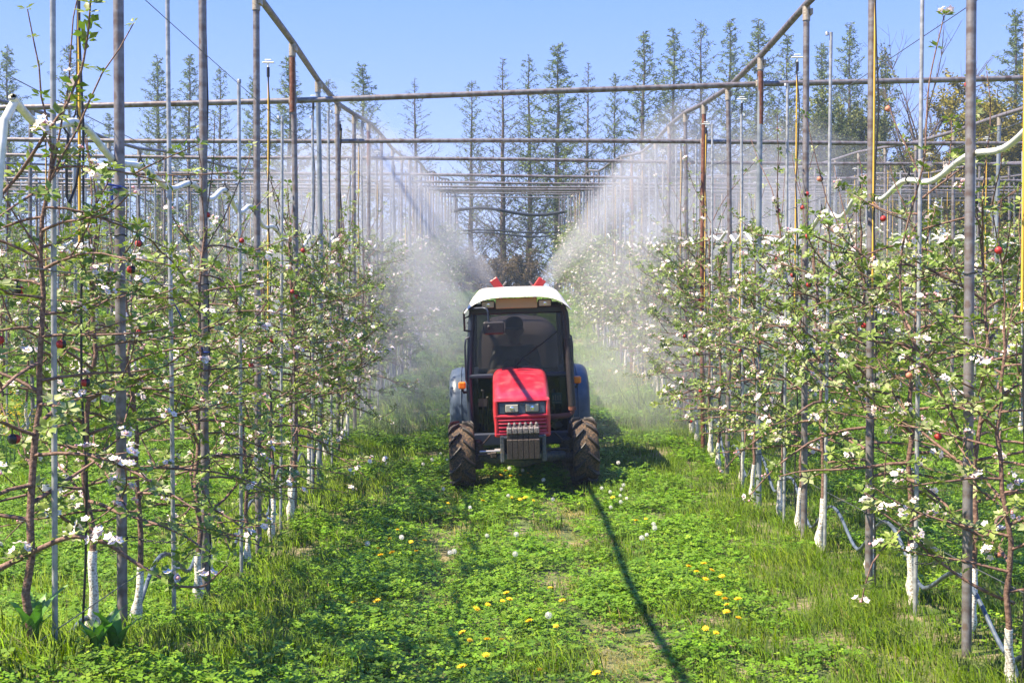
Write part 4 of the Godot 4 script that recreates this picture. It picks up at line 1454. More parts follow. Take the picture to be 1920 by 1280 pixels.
# ------------------------------------------------------------------ the driver: bones joined into one skin
func nets(b: MB, bones: Array, lo: Vector3, hi: Vector3, cell: float, k: float, paint: Callable) -> void:
	var nx := int((hi.x - lo.x) / cell) + 2
	var ny := int((hi.y - lo.y) / cell) + 2
	var nz := int((hi.z - lo.z) / cell) + 2
	var f := PackedFloat32Array()
	f.resize(nx * ny * nz)
	f.fill(1.0)
	for e in bones:
		var a: Vector3 = e[0]
		var c: Vector3 = e[1]
		var ra: float = e[2]
		var rc: float = e[3]
		var pad := maxf(ra, rc) + k + cell * 2.0
		var p0 := (Vector3(minf(a.x, c.x), minf(a.y, c.y), minf(a.z, c.z)) - Vector3.ONE * pad - lo) / cell
		var p1 := (Vector3(maxf(a.x, c.x), maxf(a.y, c.y), maxf(a.z, c.z)) + Vector3.ONE * pad - lo) / cell
		var ac := c - a
		var l2 := maxf(ac.length_squared(), 1e-9)
		for z in range(maxi(0, int(p0.z)), mini(nz, int(p1.z) + 1)):
			for y in range(maxi(0, int(p0.y)), mini(ny, int(p1.y) + 1)):
				for x in range(maxi(0, int(p0.x)), mini(nx, int(p1.x) + 1)):
					var p := lo + Vector3(x, y, z) * cell
					var t := clampf((p - a).dot(ac) / l2, 0.0, 1.0)
					var d := p.distance_to(a + ac * t) - lerpf(ra, rc, t)
					var i := (z * ny + y) * nx + x
					var h := maxf(k - absf(f[i] - d), 0.0) / k
					f[i] = minf(f[i], d) - h * h * k * 0.25
	var base := b.v.size()
	var start := b.idx.size()
	var at := {}
	var sy := nx
	var sz := nx * ny
	for z in nz - 1:
		for y in ny - 1:
			for x in nx - 1:
				var i := z * sz + y * sy + x
				var inside := 0
				var sum := Vector3.ZERO
				var cnt := 0
				var vals := [f[i], f[i + 1], f[i + sy], f[i + sy + 1], f[i + sz], f[i + sz + 1], f[i + sz + sy], f[i + sz + sy + 1]]
				for q in vals:
					if q < 0.0: inside += 1
				if inside == 0 or inside == 8: continue
				for e in [[0, 1], [2, 3], [4, 5], [6, 7], [0, 2], [1, 3], [4, 6], [5, 7], [0, 4], [1, 5], [2, 6], [3, 7]]:
					var u: float = vals[e[0]]
					var w: float = vals[e[1]]
					if (u < 0.0) != (w < 0.0):
						var t := u / (u - w)
						var pa := Vector3(e[0] & 1, (e[0] >> 1) & 1, e[0] >> 2)
						var pb := Vector3(e[1] & 1, (e[1] >> 1) & 1, e[1] >> 2)
						sum += pa.lerp(pb, t)
						cnt += 1
				var pos := lo + (Vector3(x, y, z) + sum / cnt) * cell
				at[i] = b.point(pos, Vector3.UP, paint.call(pos))
	for z in range(1, nz - 1):
		for y in range(1, ny - 1):
			for x in range(1, nx - 1):
				var i := z * sz + y * sy + x
				var s := f[i] < 0.0
				for ax in 3:
					var st: int = [1, sy, sz][ax]
					if s == (f[i + st] < 0.0): continue
					var u: int = [sy, sz, 1][ax]
					var w: int = [sz, 1, sy][ax]
					var q := [at.get(i), at.get(i - u), at.get(i - u - w), at.get(i - w)]
					if null in q: continue
					if s: b.idx.append_array(PackedInt32Array([q[0], q[2], q[1], q[0], q[3], q[2]]))
					else: b.idx.append_array(PackedInt32Array([q[0], q[1], q[2], q[0], q[2], q[3]]))
	b.smooth(base, start)

func driver(t: Node3D) -> void:
	var p := thing("person", "driver in dark shirt and cap seated behind the tractor windscreen", "person")
	p.transform = t.transform
	var o := Vector3(-0.03, 0, 0)
	var hip := Vector3(0, 0.84, -1.28)
	var chest := Vector3(0, 1.08, -1.3)
	var neck := Vector3(0, 1.24, -1.28)
	var head := Vector3(0, 1.4, -1.25)
	var bones := [[hip + Vector3(-0.07, 0, 0), hip + Vector3(0.07, 0, 0), 0.11, 0.11], [hip, chest, 0.125, 0.135], [chest + Vector3(-0.08, 0.02, 0), chest + Vector3(0.08, 0.02, 0), 0.115, 0.115], [chest + Vector3(-0.14, 0.1, 0), chest + Vector3(0.14, 0.1, 0), 0.06, 0.06], [neck - Vector3(0, 0.06, 0), neck + Vector3(0, 0.08, 0.01), 0.055, 0.05],
		[head + Vector3(0, -0.03, 0.02), head + Vector3(0, 0.045, 0), 0.072, 0.086], [head + Vector3(0, -0.075, 0.045), head + Vector3(0, -0.06, 0.04), 0.045, 0.05], [head + Vector3(0, -0.005, 0.09), head + Vector3(0, -0.03, 0.107), 0.009, 0.014], [head + Vector3(-0.02, -0.06, 0.09), head + Vector3(0.02, -0.06, 0.09), 0.009, 0.009]]
	var hands := []
	for s in [-1.0, 1.0]:
		var sh := Vector3(s * 0.185, 1.18, -1.29)
		var el := Vector3(s * 0.25, 0.95, -1.12)
		var wr := Vector3(s * 0.16, 1.02, -0.93)
		bones.append([sh, el, 0.058, 0.046]); bones.append([el, wr, 0.044, 0.03])
		var kn := Vector3(s * 0.15, 0.84, -0.88)
		bones.append([hip + Vector3(s * 0.09, 0, 0.03), kn, 0.085, 0.062]); bones.append([kn, Vector3(s * 0.14, 0.5, -0.82), 0.058, 0.042]); bones.append([Vector3(s * 0.14, 0.455, -0.84), Vector3(s * 0.145, 0.445, -0.68), 0.038, 0.03])
		bones.append([head + Vector3(s * 0.084, 0.005, -0.005), head + Vector3(s * 0.088, -0.025, -0.003), 0.014, 0.01])
		bones.append([head + Vector3(s * 0.03, 0.012, 0.083), head + Vector3(s * 0.036, 0.012, 0.08), 0.011, 0.011])
		var palm := Vector3(s * 0.158, 1.045, -0.885)
		var hb := [[wr, palm, 0.028, 0.03], [palm + Vector3(-0.022, 0.012, 0.015), palm + Vector3(0.022, 0.012, 0.015), 0.019, 0.019]]
		for k in 4:
			var root := palm + Vector3((k - 1.5) * 0.017, 0.018, 0.02)
			var long: float = [0.9, 1.0, 0.95, 0.75][k if s > 0 else 3 - k]
			var mid := root + Vector3(0, 0.004, 0.036 * long)
			hb.append([root, mid, 0.0088, 0.0085]); hb.append([mid, mid + Vector3(0, -0.028 * long, 0.012), 0.0085, 0.0078])
		var th := palm + Vector3(-s * 0.03, -0.006, 0.005)
		hb.append([th, th + Vector3(-s * 0.02, -0.01, 0.025), 0.011, 0.0095]); hb.append([th + Vector3(-s * 0.02, -0.01, 0.025), th + Vector3(-s * 0.012, -0.008, 0.05), 0.0095, 0.0085])
		hands.append([hb, palm])
	var skin := Color(0.3, 0.17, 0.11)
	var shirt := Color(0.03, 0.034, 0.035)
	var paint := func(q: Vector3) -> Color:
		if q.y > 1.235 and absf(q.x) < 0.12:
			if absf(absf(q.x) - 0.033) < 0.012 and absf(q.y - 1.412) < 0.007 and q.z > -1.18: return Color(0.02, 0.015, 0.012)
			if absf(q.x) < 0.024 and absf(q.y - 1.34) < 0.005 and q.z > -1.2: return Color(0.22, 0.07, 0.06)
			return skin
		if q.z > -1.1 and q.y > 0.92 and absf(q.x) > 0.1: return skin
		if q.y < 0.5: return Color(0.02, 0.018, 0.016)
		return shirt if q.y > 0.9 else Color(0.035, 0.04, 0.055)
	var b := MB.new()
	nets(b, bones, Vector3(-0.36, 0.38, -1.48), Vector3(0.36, 1.53, -0.6), 0.0145, 0.045, paint)
	for e in hands: nets(b, e[0], e[1] - Vector3.ONE * 0.085, e[1] + Vector3(0.085, 0.07, 0.1), 0.005, 0.008, func(_q: Vector3) -> Color: return skin)
	var body := part(b, M.skin, "body", p)
	body.position = o
	b = MB.new()
	b.lathe([[0.094, 0.0], [0.098, 0.02], [0.097, 0.05], [0.085, 0.085], [0.055, 0.108], [0.02, 0.117], [0.001, 0.118]], 20, Transform3D(Basis.from_scale(Vector3(0.95, 1, 1.08)), head + Vector3(0, 0.03, -0.003)))
	var brim := []
	for k in 2:
		var q := PackedVector3Array()
		var y := 0.032 if k == 0 else 0.04
		for j in 13:
			var a := lerpf(-1.1, 1.1, j / 12.0)
			q.append(head + Vector3(sin(a) * 0.09, y - 0.012, 0.03 + cos(a) * 0.135))
		q.append(head + Vector3(0.085, y, 0.02)); q.append(head + Vector3(-0.085, y, 0.02))
		brim.append(q)
	b.loft(brim, true)
	part(b, M.cap, "cap", p).position = o
	b = MB.new()
	b.lathe([[0.096, 0.0], [0.098, 0.03], [0.088, 0.035], [0.084, -0.055], [0.09, -0.055]], 18, Transform3D(Basis.from_scale(Vector3(0.92, 1, 0.75)), head + Vector3(0, 0.01, -0.028)))
	part(b, M.cap, "hair", p).position = o

# ------------------------------------------------------------------ sprayer, mist
func sprayer() -> void:
	var t := thing("sprayer", "air blast sprayer with red nozzle brackets towed behind the tractor cab", "sprayer", "", Vector3(0.2, G(0.2, 13.3), -13.3))
	t.rotation.x = 0.05
	var b := MB.new()
	var rings := []
	for e in [[-0.75, 0.3], [-0.72, 0.4], [-0.6, 0.46], [0.4, 0.46], [0.52, 0.4], [0.55, 0.3]]:
		var q := PackedVector3Array()
		for k in 24: q.append(Vector3(signf(cos(TAU * k / 24.0)) * sqrt(absf(cos(TAU * k / 24.0))) * e[1], 0.95 + signf(sin(TAU * k / 24.0)) * sqrt(absf(sin(TAU * k / 24.0))) * e[1] * 0.98, e[0]))
		rings.append(q)
	b.loft(rings, true)
	part(b, M.tank, "tank", t)
	b = MB.new()
	for s in [-1.0, 1.0]: b.box(Vector3(0.07, 0.08, 1.9), xf(Vector3(s * 0.3, 0.42, -0.2)), 0.01)
	b.box(Vector3(0.09, 0.09, 0.5), xf(Vector3(0, 0.42, 0.8)), 0.01)
	b.bar(Vector3(-0.5, 0.3, -0.3), Vector3(0.5, 0.3, -0.3), 0.04, 10)
	b.box(Vector3(0.08, 0.16, 0.08), xf(Vector3(-0.3, 0.34, -0.3)), 0.01)
	b.box(Vector3(0.08, 0.16, 0.08), xf(Vector3(0.3, 0.34, -0.3)), 0.01)
	part(b, M.chassis, "chassis", t)
	for s in [-1.0, 1.0]: wheel(t, s * 0.56, -0.3, 0.3, 0.2, s, false)
	b = MB.new()
	b.lathe([[0.28, -0.16], [0.46, -0.15], [0.5, -0.1], [0.5, 0.1], [0.46, 0.15], [0.2, 0.16], [0.18, 0.0], [0.28, -0.16]], 30, Transform3D(Basis(Vector3.RIGHT, PI / 2), Vector3(0, 0.9, -0.98)))
	part(b, M.chassis, "fan_housing", t)
	for s in [-1.0, 1.0]:
		b = MB.new()
		b.tube(PackedVector3Array([Vector3(s * 0.22, 1.25, -0.9), Vector3(s * 0.22, 1.5, -0.75), Vector3(s * 0.2, 1.7, -0.55)]), 0.022, 8)
		var arm := part(b, M.chassis, "nozzle_arm", t)
		b = MB.new()
		b.box(Vector3(0.1, 0.16, 0.03), xf(Vector3(s * 0.255, 1.775, -0.52), Vector3(0, 0, -s * 0.6)), 0.008)
		b.box(Vector3(0.03, 0.15, 0.09), xf(Vector3(s * 0.205, 1.755, -0.56), Vector3(0, 0, -s * 0.6)), 0.008)
		part(b, M.sprayer, "nozzle_bracket", arm)
		b = MB.new()
		b.bar(Vector3(s * 0.2, 1.73, -0.56), Vector3(s * 0.14, 1.81, -0.54), 0.012, 6)
		b.bar(Vector3(s * 0.27, 1.79, -0.52), Vector3(s * 0.31, 1.85, -0.52), 0.014, 8)
		part(b, M.steel, "nozzle", arm)

func mist_part(t: Node3D, shape: int, mid: Vector3, size: Vector3, density: float, turn := Vector3.ZERO) -> void:
	var f := FogVolume.new()
	f.shape = shape
	f.size = size
	f.name = "mist"
	var m := FogMaterial.new()
	m.density = density
	m.albedo = Color(0.97, 0.98, 1.0)
	f.material = m
	t.add_child(f, true)
	f.position = mid
	f.rotation = turn
	f.set_meta("kind", "stuff")

func spray() -> void:
	var e := RenderingServer.FOG_VOLUME_SHAPE_ELLIPSOID
	for s in [-1.0, 1.0]:
		var say := "fine white spray mist blown over the trees %s of the tractor" % ("left" if s < 0 else "right")
		var t := thing("spray_mist", say, "mist", "clouds of spray beside the tractor")
		t.set_meta("kind", "stuff")
		var nozzle := Vector3(0.2 + s * 0.31, 0.2 + 1.86, -13.8)
		var dir := Vector3(s * 0.72, 0.82, -0.1).normalized()
		# the jet: a widening chain of puffs
		var r := RandomNumberGenerator.new()
		r.seed = 5 + int(s)
		for k in 9:
			var q := 0.22 + 0.26 * k
			var w := 0.10 + 0.13 * q
			var c := nozzle + dir * q
			var tilt := Vector3(0, 0, -s * 0.72)
			mist_part(t, e, c, Vector3(w * 1.9, 0.75 + q * 0.5, w * 2.4), (0.5 if s > 0 else 0.42) * r.randf_range(0.6, 1.3) / (0.55 + q * 1.3), tilt + Vector3(0, 0, r.randf_range(-0.12, 0.12)))
		# drifting clouds
		for p in [[1.5, 1.6, 13.9, 2.6, 2.6, 2.2, 0.05], [2.2, 2.7, 15.2, 3.2, 2.8, 3.0, 0.045], [3.0, 2.6, 17.5, 4.2, 3.4, 4.2, 0.035], [1.5, 0.9, 13.2, 2.4, 1.3, 2.2, 0.08], [2.0, 3.2, 16.0, 3.6, 2.2, 3.4, 0.05], [2.6, 1.7, 19.0, 4.6, 3.0, 5.0, 0.035]]:
			mist_part(t, e, Vector3(0.2 + s * p[0] * (1.0 if s < 0 else 1.25), p[1], -p[2]), Vector3(p[3] * (1.0 if s < 0 else 1.3), p[4], p[5]), p[6] * 1.2, Vector3(r.randf_range(-0.3, 0.3), r.randf() * TAU, r.randf_range(-0.3, 0.3)))
		for k in (26 if s < 0 else 34):
			var out := r.randf_range(0.7, 2.7 if s < 0 else 4.0)
			var high := r.randf_range(0.3, 3.3) * (1.0 if out > 1.2 else 0.65)
			var w := r.randf_range(0.45, 1.5)
			mist_part(t, e, Vector3(0.2 + s * out, profile(14.0) + high, -r.randf_range(12.6, 16.5)), Vector3(w * r.randf_range(0.8, 1.6), w * r.randf_range(0.5, 1.1), w), r.randf_range(0.03, 0.12) / (0.6 + w * 0.4), Vector3(r.randf_range(-0.5, 0.5), r.randf() * TAU, r.randf_range(-0.6, 0.6)))
		# droplets
		var b := MB.new()
		b.ball(Vector3.ZERO, Vector3.ONE * 0.0022, 4, 2)
		var mm := MultiMesh.new()
		mm.transform_format = MultiMesh.TRANSFORM_3D
		mm.mesh = b.mesh()
		mm.instance_count = 2200
		for k in mm.instance_count:
			var q := pow(r.randf(), 0.85) * 2.3
			var spread := 0.02 + q * 0.2
			var fall := maxf(0.0, q - 1.4)
			var c := nozzle + dir * q + Vector3(r.randfn() * spread * 0.7, r.randfn() * spread * 0.55 - fall * fall * 0.25 * r.randf(), r.randfn() * spread)
			mm.set_instance_transform(k, Transform3D(Basis.from_scale(Vector3.ONE * r.randf_range(0.6, 1.5)), c))
		var o := MultiMeshInstance3D.new()
		o.multimesh = mm
		o.material_override = M.white_plastic
		o.name = "droplets"
		o.set_meta("kind", "stuff")
		t.add_child(o, true)

# ------------------------------------------------------------------ flowers and small things
func flowers() -> void:
	var b := MB.new()
	for k in 26:
		var a := k * 2.4
		var ring := sqrt((k + 0.5) / 26.0)
		b.petal(Vector3(0, 0.004 * (1.0 - ring), 0), Vector3(cos(a), 0.15 + (1.0 - ring) * 1.2, sin(a)).normalized(), Vector3.UP, 0.008 + 0.013 * ring, 0.006, Color.WHITE)
	var head := b.mesh()
	b = MB.new()
	b.ball(Vector3.ZERO, Vector3.ONE * 0.004, 6, 4)
	for k in 90:
		var y := 1.0 - 2.0 * (k + 0.5) / 90.0
		var a := k * 2.4
		var dir := Vector3(sqrt(1.0 - y * y) * cos(a), y, sqrt(1.0 - y * y) * sin(a))
		var u := dir.cross(Vector3(0.3, 0.8, 0.5)).normalized()
		var w := dir.cross(u)
		var tip := dir * 0.019
		b.tri(Vector3.ZERO, tip + u * 0.0006, tip - u * 0.0006)
		for j in 3:
			var c := u * cos(TAU * j / 3) + w * sin(TAU * j / 3)
			b.tri(tip, tip + c * 0.0055 + dir * 0.002 + dir.cross(c) * 0.0012, tip + c * 0.0055 + dir * 0.002 - dir.cross(c) * 0.0012)
	var clock := b.mesh()
	b = MB.new()
	b.tube(PackedVector3Array([Vector3(0.01, -0.13, 0.006), Vector3(0.004, -0.06, 0.003), Vector3.ZERO]), 0.0022, 5)
	var stem := b.mesh()
	var r := RandomNumberGenerator.new()
	r.seed = 3
	var yellow := [[905, 940], [960, 935], [975, 938], [985, 935], [1000, 940], [840, 945], [745, 995], [795, 1015], [780, 1035], [730, 1012], [770, 1018], [708, 1030], [713, 1043], [735, 1038], [663, 1132], [706, 1130], [892, 1145], [914, 1137], [950, 1115], [955, 1127], [942, 1130], [1032, 1105], [1055, 1130], [993, 1168], [1043, 1178], [867, 1190], [913, 1203], [941, 1203], [880, 1205], [911, 1233], [866, 1255], [1012, 1260], [1120, 1268], [1293, 1065], [1322, 1060], [1308, 1075], [1337, 1073], [1325, 1090], [1357, 1085], [1350, 1118], [1362, 1127], [1366, 1138], [1387, 1128], [1365, 1152], [1388, 1163], [1326, 1183], [1345, 1192], [915, 893], [930, 886], [938, 892], [948, 884], [957, 893], [966, 886], [975, 892], [990, 888], [996, 895], [1150, 935], [1194, 978], [1212, 975]]
	for e in yellow:
		var p := on_ground(e[0], e[1], 0.12)
		var zone := "in the lane before the tractor"
		if e[1] < 900: zone = "crowded under the tractor's front axle"
		elif e[0] > 1250: zone = "at the grassy edge of the right row"
		elif e[0] < 800: zone = "on the left side of the lane"
		var t := thing("dandelion", "yellow dandelion flower " + zone, "dandelion", "yellow dandelions " + zone, p)
		t.basis = Basis.from_euler(Vector3(r.randf_range(-0.3, 0.5), r.randf() * TAU, r.randf_range(-0.3, 0.3))).scaled(Vector3.ONE * r.randf_range(0.85, 1.3))
		inst(head, M.flower_yellow, "flower_head", t)
		inst(stem, M.stem, "stem", t)
	for e in [[793, 870], [831, 917], [688, 1020], [752, 1008], [843, 1037], [851, 1035], [953, 930], [968, 1003], [966, 1040], [881, 952], [913, 1005], [1029, 1156], [1019, 900], [1037, 937], [1129, 916], [1145, 923], [1166, 918], [1170, 910], [1164, 930], [1176, 935], [1165, 942], [1146, 952], [1227, 984], [1229, 991], [1214, 1004], [1160, 868], [1205, 1010], [810, 862], [826, 850], [838, 862], [845, 846], [955, 878], [980, 882]]:
		var p := on_ground(e[0], e[1], 0.15)
		var zone := "in the lane before the tractor"
		if e[0] > 1110: zone = "in the grass right of the tractor"
		elif e[1] < 885: zone = "beside the tractor's wheels"
		var t := thing("dandelion_clock", "white fluffy dandelion seed head " + zone, "dandelion", "dandelion seed heads " + zone, p)
		t.basis = Basis(Vector3.UP, r.randf() * TAU).scaled(Vector3.ONE * r.randf_range(0.6, 0.9))
		inst(clock, M.seed_white, "seed_head", t)
		inst(stem, M.stem, "stem", t)
	# yellow flowering mustard at the right row, and far on the left
	for e in [[1200, 780, 0.75, "beneath the right row beside the spray"], [1225, 790, 0.85, "at the foot of the right row, taller of the two"], [20, 800, 0.8, "behind the trees at the left edge"], [55, 790, 0.7, "behind the trees, second from the left edge"]]:
		var p := on_ground(e[0], e[1]) if e[0] > 500 else W(e[0], e[1], 11.5)
		p.y = G(p.x, -p.z)
		var st := MB.new()
		var fl := MB.new()
		var lv := MB.new()
		for k in 9:
			var pts := curve_limb(Vector3(r.randf_range(-0.04, 0.04), -0.02, r.randf_range(-0.04, 0.04)), Vector3(r.randf_range(-0.4, 0.4), 1, r.randf_range(-0.4, 0.4)), e[2] * r.randf_range(0.7, 1.05), 0.0, 0.1, 5, r)
			st.tube(pts, taper(0.005, 0.002, 6), 5)
			for j in 5:
				var q := pts[j] + (pts[j + 1] - pts[j]) * r.randf()
				var dir := Vector3(r.randf_range(-1, 1), 0.3, r.randf_range(-1, 1)).normalized()
				lv.leaf(q, dir, Vector3.UP, 0.07, 0.022, Color(0.1, 0.2, 0.04))
			for j in 16:
				var c := pts[5] + Vector3(r.randfn() * 0.03, r.randf_range(-0.12, 0.02), r.randfn() * 0.03)
				for z in 4:
					var a := TAU * z / 4 + j
					fl.petal(c, Vector3(cos(a), 0.2, sin(a)).normalized(), Vector3.UP, 0.012, 0.01, Color.WHITE)
		var t := thing("mustard_plant", "yellow flowering mustard plant " + str(e[3]), "flower", "yellow mustard plants", p)
		part(st, M.stem, "stem", t)
		part(lv, M.dock, "foliage", t)
		part(fl, M.flower_yellow, "flower_head", t)
	# dock leaves in the lower left corner
	for e in [[60, 1275, 0.0, "nearest the left edge"], [180, 1280, 1.0, "just right of the first trunk"], [215, 1262, 2.0, "with the longest upright leaves"]]:
		var d: float = 4.25 + 0.06 * e[2]
		var p := W(e[0], e[1], d)
		p.y = G(p.x, d)
		var t := thing("dock_plant", "broad-leaved dock plant in the grass, " + str(e[3]), "plant", "dock plants at the lower left", p)
		for k in 8:
			var a: float = k * 2.4 + e[2]
			var out := Vector3(cos(a), 0, sin(a))
			var side := Vector3(-sin(a), 0, cos(a))
			var long := r.randf_range(0.18, 0.32)
			var wide := long * r.randf_range(0.15, 0.2)
			var lb := MB.new()
			var base := lb.v.size()
			var col := Color(0.1, 0.22, 0.04) * r.randf_range(0.8, 1.4)
			for i in 9:
				var f := i / 8.0
				var mid := out * long * (0.12 * f + 0.28 * f * f) + Vector3.UP * long * (f * 1.1 - 0.35 * f * f)
				var w := wide * 0.5 * pow(sin(PI * clampf(0.06 + f * 0.94, 0, 1)), 0.8) * (1.2 - 0.4 * f) + 0.002
				var wav := side * 0.0 + Vector3.UP * 0.004 * sin(i * 2.0 + k)
				lb.point(mid - side * w + wav + out * -w * 0.3, Vector3.UP, col); lb.point(mid, Vector3.UP, col * 1.25); lb.point(mid + side * w - wav + out * -w * 0.3, Vector3.UP, col)
			for i in 8:
				var q := base + i * 3
				lb.idx.append_array(PackedInt32Array([q, q + 1, q + 4, q, q + 4, q + 3, q + 1, q + 2, q + 5, q + 1, q + 5, q + 4]))
			lb.smooth(0, 0)
			part(lb, M.dock, "leaf", t)

func nearest_limb(p: Vector3) -> Vector3:
	var best := p
	var far := 1e9
	for q in limb_points:
		var e: float = q.distance_squared_to(p)
		if e < far:
			far = e; best = q
	return best

func small_things() -> void:
	# plastic ball weights that bend the branches down
	var b := MB.new()
	b.lathe([[0.001, 0.002], [0.012, 0.004], [0.019, 0.012], [0.021, 0.022], [0.019, 0.034], [0.012, 0.041], [0.001, 0.042]], 14, Transform3D(Basis(Vector3.RIGHT, PI / 2), Vector3(0, -0.045, -0.022)))
	var ball := b.mesh()
	b = MB.new()
	b.lathe([[0.001, 0.0], [0.016, 0.001], [0.0215, 0.01], [0.0222, 0.02], [0.0215, 0.021]], 14, Transform3D(Basis(Vector3.RIGHT, PI / 2), Vector3(0, -0.045, -0.024)))
	b.tube(PackedVector3Array([Vector3(0, -0.024, -0.012), Vector3(0, -0.006, -0.012), Vector3(0, 0.007, -0.002), Vector3(0, 0.004, 0.009), Vector3(0, -0.004, 0.01)]), 0.0032, 5)
	var shell := b.mesh()
	var r := RandomNumberGenerator.new()
	r.seed = 12
	var seen := {}
	for e in [[28, 544], [25, 640], [125, 660], [155, 733], [18, 787], [338, 420], [408, 375], [437, 447], [366, 665], [352, 645], [504, 585], [532, 535], [563, 550], [474, 713], [474, 796], [543, 462], [602, 645], [614, 738], [290, 560], [225, 500], [640, 560], [620, 690], [1733, 87], [1625, 190], [1533, 228], [1715, 315], [1573, 335], [1443, 380], [1507, 392], [1677, 405], [1720, 370], [1528, 440], [1487, 488], [1548, 507], [1413, 497], [1431, 490], [1320, 523], [1294, 528], [1450, 538], [1535, 578], [1837, 432], [1680, 442], [1387, 630], [1690, 703], [1813, 1058], [1752, 857], [1318, 840], [1327, 725], [1380, 770], [1460, 640], [1610, 620], [1290, 660], [1260, 590]]:
		var left: bool = e[0] < 940
		var d: float = minf((1.72 if left else 2.23) * 2133.0 / absf(e[0] - 940.0), 11.5)
		d = maxf(d - 0.3, 4.3)
		var p := nearest_limb(W(e[0], e[1], d))
		var key := "%d %d %d" % [int(p.x * 20), int(p.y * 20), int(p.z * 20)]
		if seen.has(key): continue
		seen[key] = true
		var kind := r.randi() % 6
		var side: String = "left" if left else "right"
		var high: String = "high in" if p.y > 2.0 else "low in" if p.y < 1.2 else "halfway up"
		var far: String = "near" if d < 6.6 else "middle" if d < 9.0 else "farther"
		var hue: String = "black backed red" if kind > 0 else "faded pink"
		var label := "%s ball weight hanging %s the %s trees of the %s row" % [hue, high, far, side]
		var t := thing("branch_weight", label, "weight", "%s ball weights %s the %s trees, %s row" % [hue, high, far, side], p)
		t.basis = Basis(Vector3.UP, r.randf_range(-1.4, 1.4) + (PI if kind == 5 else 0.0)).scaled(Vector3.ONE * r.randf_range(0.72, 0.9))
		inst(ball, M.weight_red if kind > 0 else M.weight_faded, "ball", t)
		inst(shell, M.black_plastic, "backing", t)
	# black chain ties between the posts and the trees
	var link := MB.new()
	for k in 12:
		var c := Vector3((k - 5.5) * 0.019, 0.012 * pow((k - 5.5) / 5.5, 2.0), 0)
		var ring := PackedVector3Array()
		for j in 7:
			var a := TAU * j / 6.0
			var y := sin(a) * 0.006
			ring.append(c + (Vector3(cos(a) * 0.012, y, 0) if k % 2 == 0 else Vector3(cos(a) * 0.012, 0, y)))
		link.tube(ring, 0.0022, 4, Color.WHITE, false)
	var chain := link.mesh()
	b = MB.new()
	var loop := PackedVector3Array()
	for j in 13: loop.append(Vector3(cos(TAU * j / 12.0) * 0.0265, 0.003 * sin(j), sin(TAU * j / 12.0) * 0.0265))
	b.tube(loop, 0.004, 5, Color.WHITE, false)
	var collar := b.mesh()
	for row in 2:
		for k in 7:
			for h in [1.83, 0.46]:
				var d := post_d(row, k)
				var x := row_x(row, d)
				var s := 1.0 if (k + row + int(h)) % 2 == 0 else -1.0
				var t := thing("chain_tie", "black chain tie %s on the %s post of the %s row" % ["at eye height" if h > 1.0 else "near the ground", ordinal(k), "right" if row else "left"], "tie", "black chain ties on the posts", Vector3(x, G(x, d) + h, -d))
				inst(collar, M.black_plastic, "collar", t)
				var c := inst(chain, M.black_plastic, "chain", t)
				c.position = Vector3(s * 0.135, -0.014, 0.0)
				c.rotation.y = 0.0
				c.rotation.z = -0.12 * s
	# blue twine tying a branch to the second post on the left
	b = MB.new()
	var p2 := Vector3(row_x(0, 6.58), 0, -6.58)
	b.tube(PackedVector3Array([W(313, 540, 6.3), W(340, 592, 6.35), W(363, 638, 6.4), W(380, 652, 6.5), p2 + Vector3(0, W(393, 660, 6.58).y, 0.026)]), 0.0045, 5)
	var lp := PackedVector3Array()
	for j in 13: lp.append(p2 + Vector3(cos(TAU * j / 12.0) * 0.027, W(393, 660, 6.58).y, sin(TAU * j / 12.0) * 0.027))
	b.tube(lp, 0.005, 5, Color.WHITE, false)
	tag(part(b, M.blue_twine, "twine", self), "blue twine pulled from a branch to the second left post", "twine")
	b = MB.new()
	b.tube(PackedVector3Array([W(232, 352, 5.12), W(224, 350, 5.1), W(205, 347, 5.0), W(192, 356, 5.0), W(205, 362, 5.02), W(214, 356, 5.05), W(213, 385, 5.05)]), 0.005, 5)
	lp = PackedVector3Array()
	for j in 13: lp.append(Vector3(row_x(0, 5.15), W(235, 354, 5.15).y, -5.15) + Vector3(cos(TAU * j / 12.0) * 0.027, 0, sin(TAU * j / 12.0) * 0.027))
	b.tube(lp, 0.005, 5, Color.WHITE, false)
	tag(part(b, M.blue_twine, "twine", self), "dark blue twine knotted round the first left post", "twine")
	# a loop of black cord hanging by the near left trees
	b = MB.new()
	b.tube(PackedVector3Array([W(155, -60, 4.75), W(152, 60, 4.75), W(150, 180, 4.74), W(154, 290, 4.72), W(146, 350, 4.7), W(133, 384, 4.69), W(129, 370, 4.68), W(129, 300, 4.68), W(133, 255, 4.68), W(124, 241, 4.68), W(112, 244, 4.66)]), 0.006, 6)
	tag(part(b, M.black_plastic, "hanging_rope", self), "black cord hanging in a loop before the near left trees", "cord")
	# tree tag
	var tp := W(98, 914, 4.4)
	b = MB.new()
	b.box(Vector3(0.072, 0.026, 0.003), xf(tp, Vector3(0, 0.2, -0.03)), 0.001)
	var tg := thing("tree_tag", "small white name tag tied to the first left tree", "tag")
	part(b, M.white_plastic, "plate", tg)
	b = MB.new()
	b.tube(PackedVector3Array([tp + Vector3(-0.055, 0.008, -0.02), tp + Vector3(-0.02, 0.008, 0.004), tp + Vector3(0.03, 0.006, 0.004), tp + Vector3(0.075, -0.002, -0.01)]), 0.002, 5)
	part(b, M.black_plastic, "string", tg)
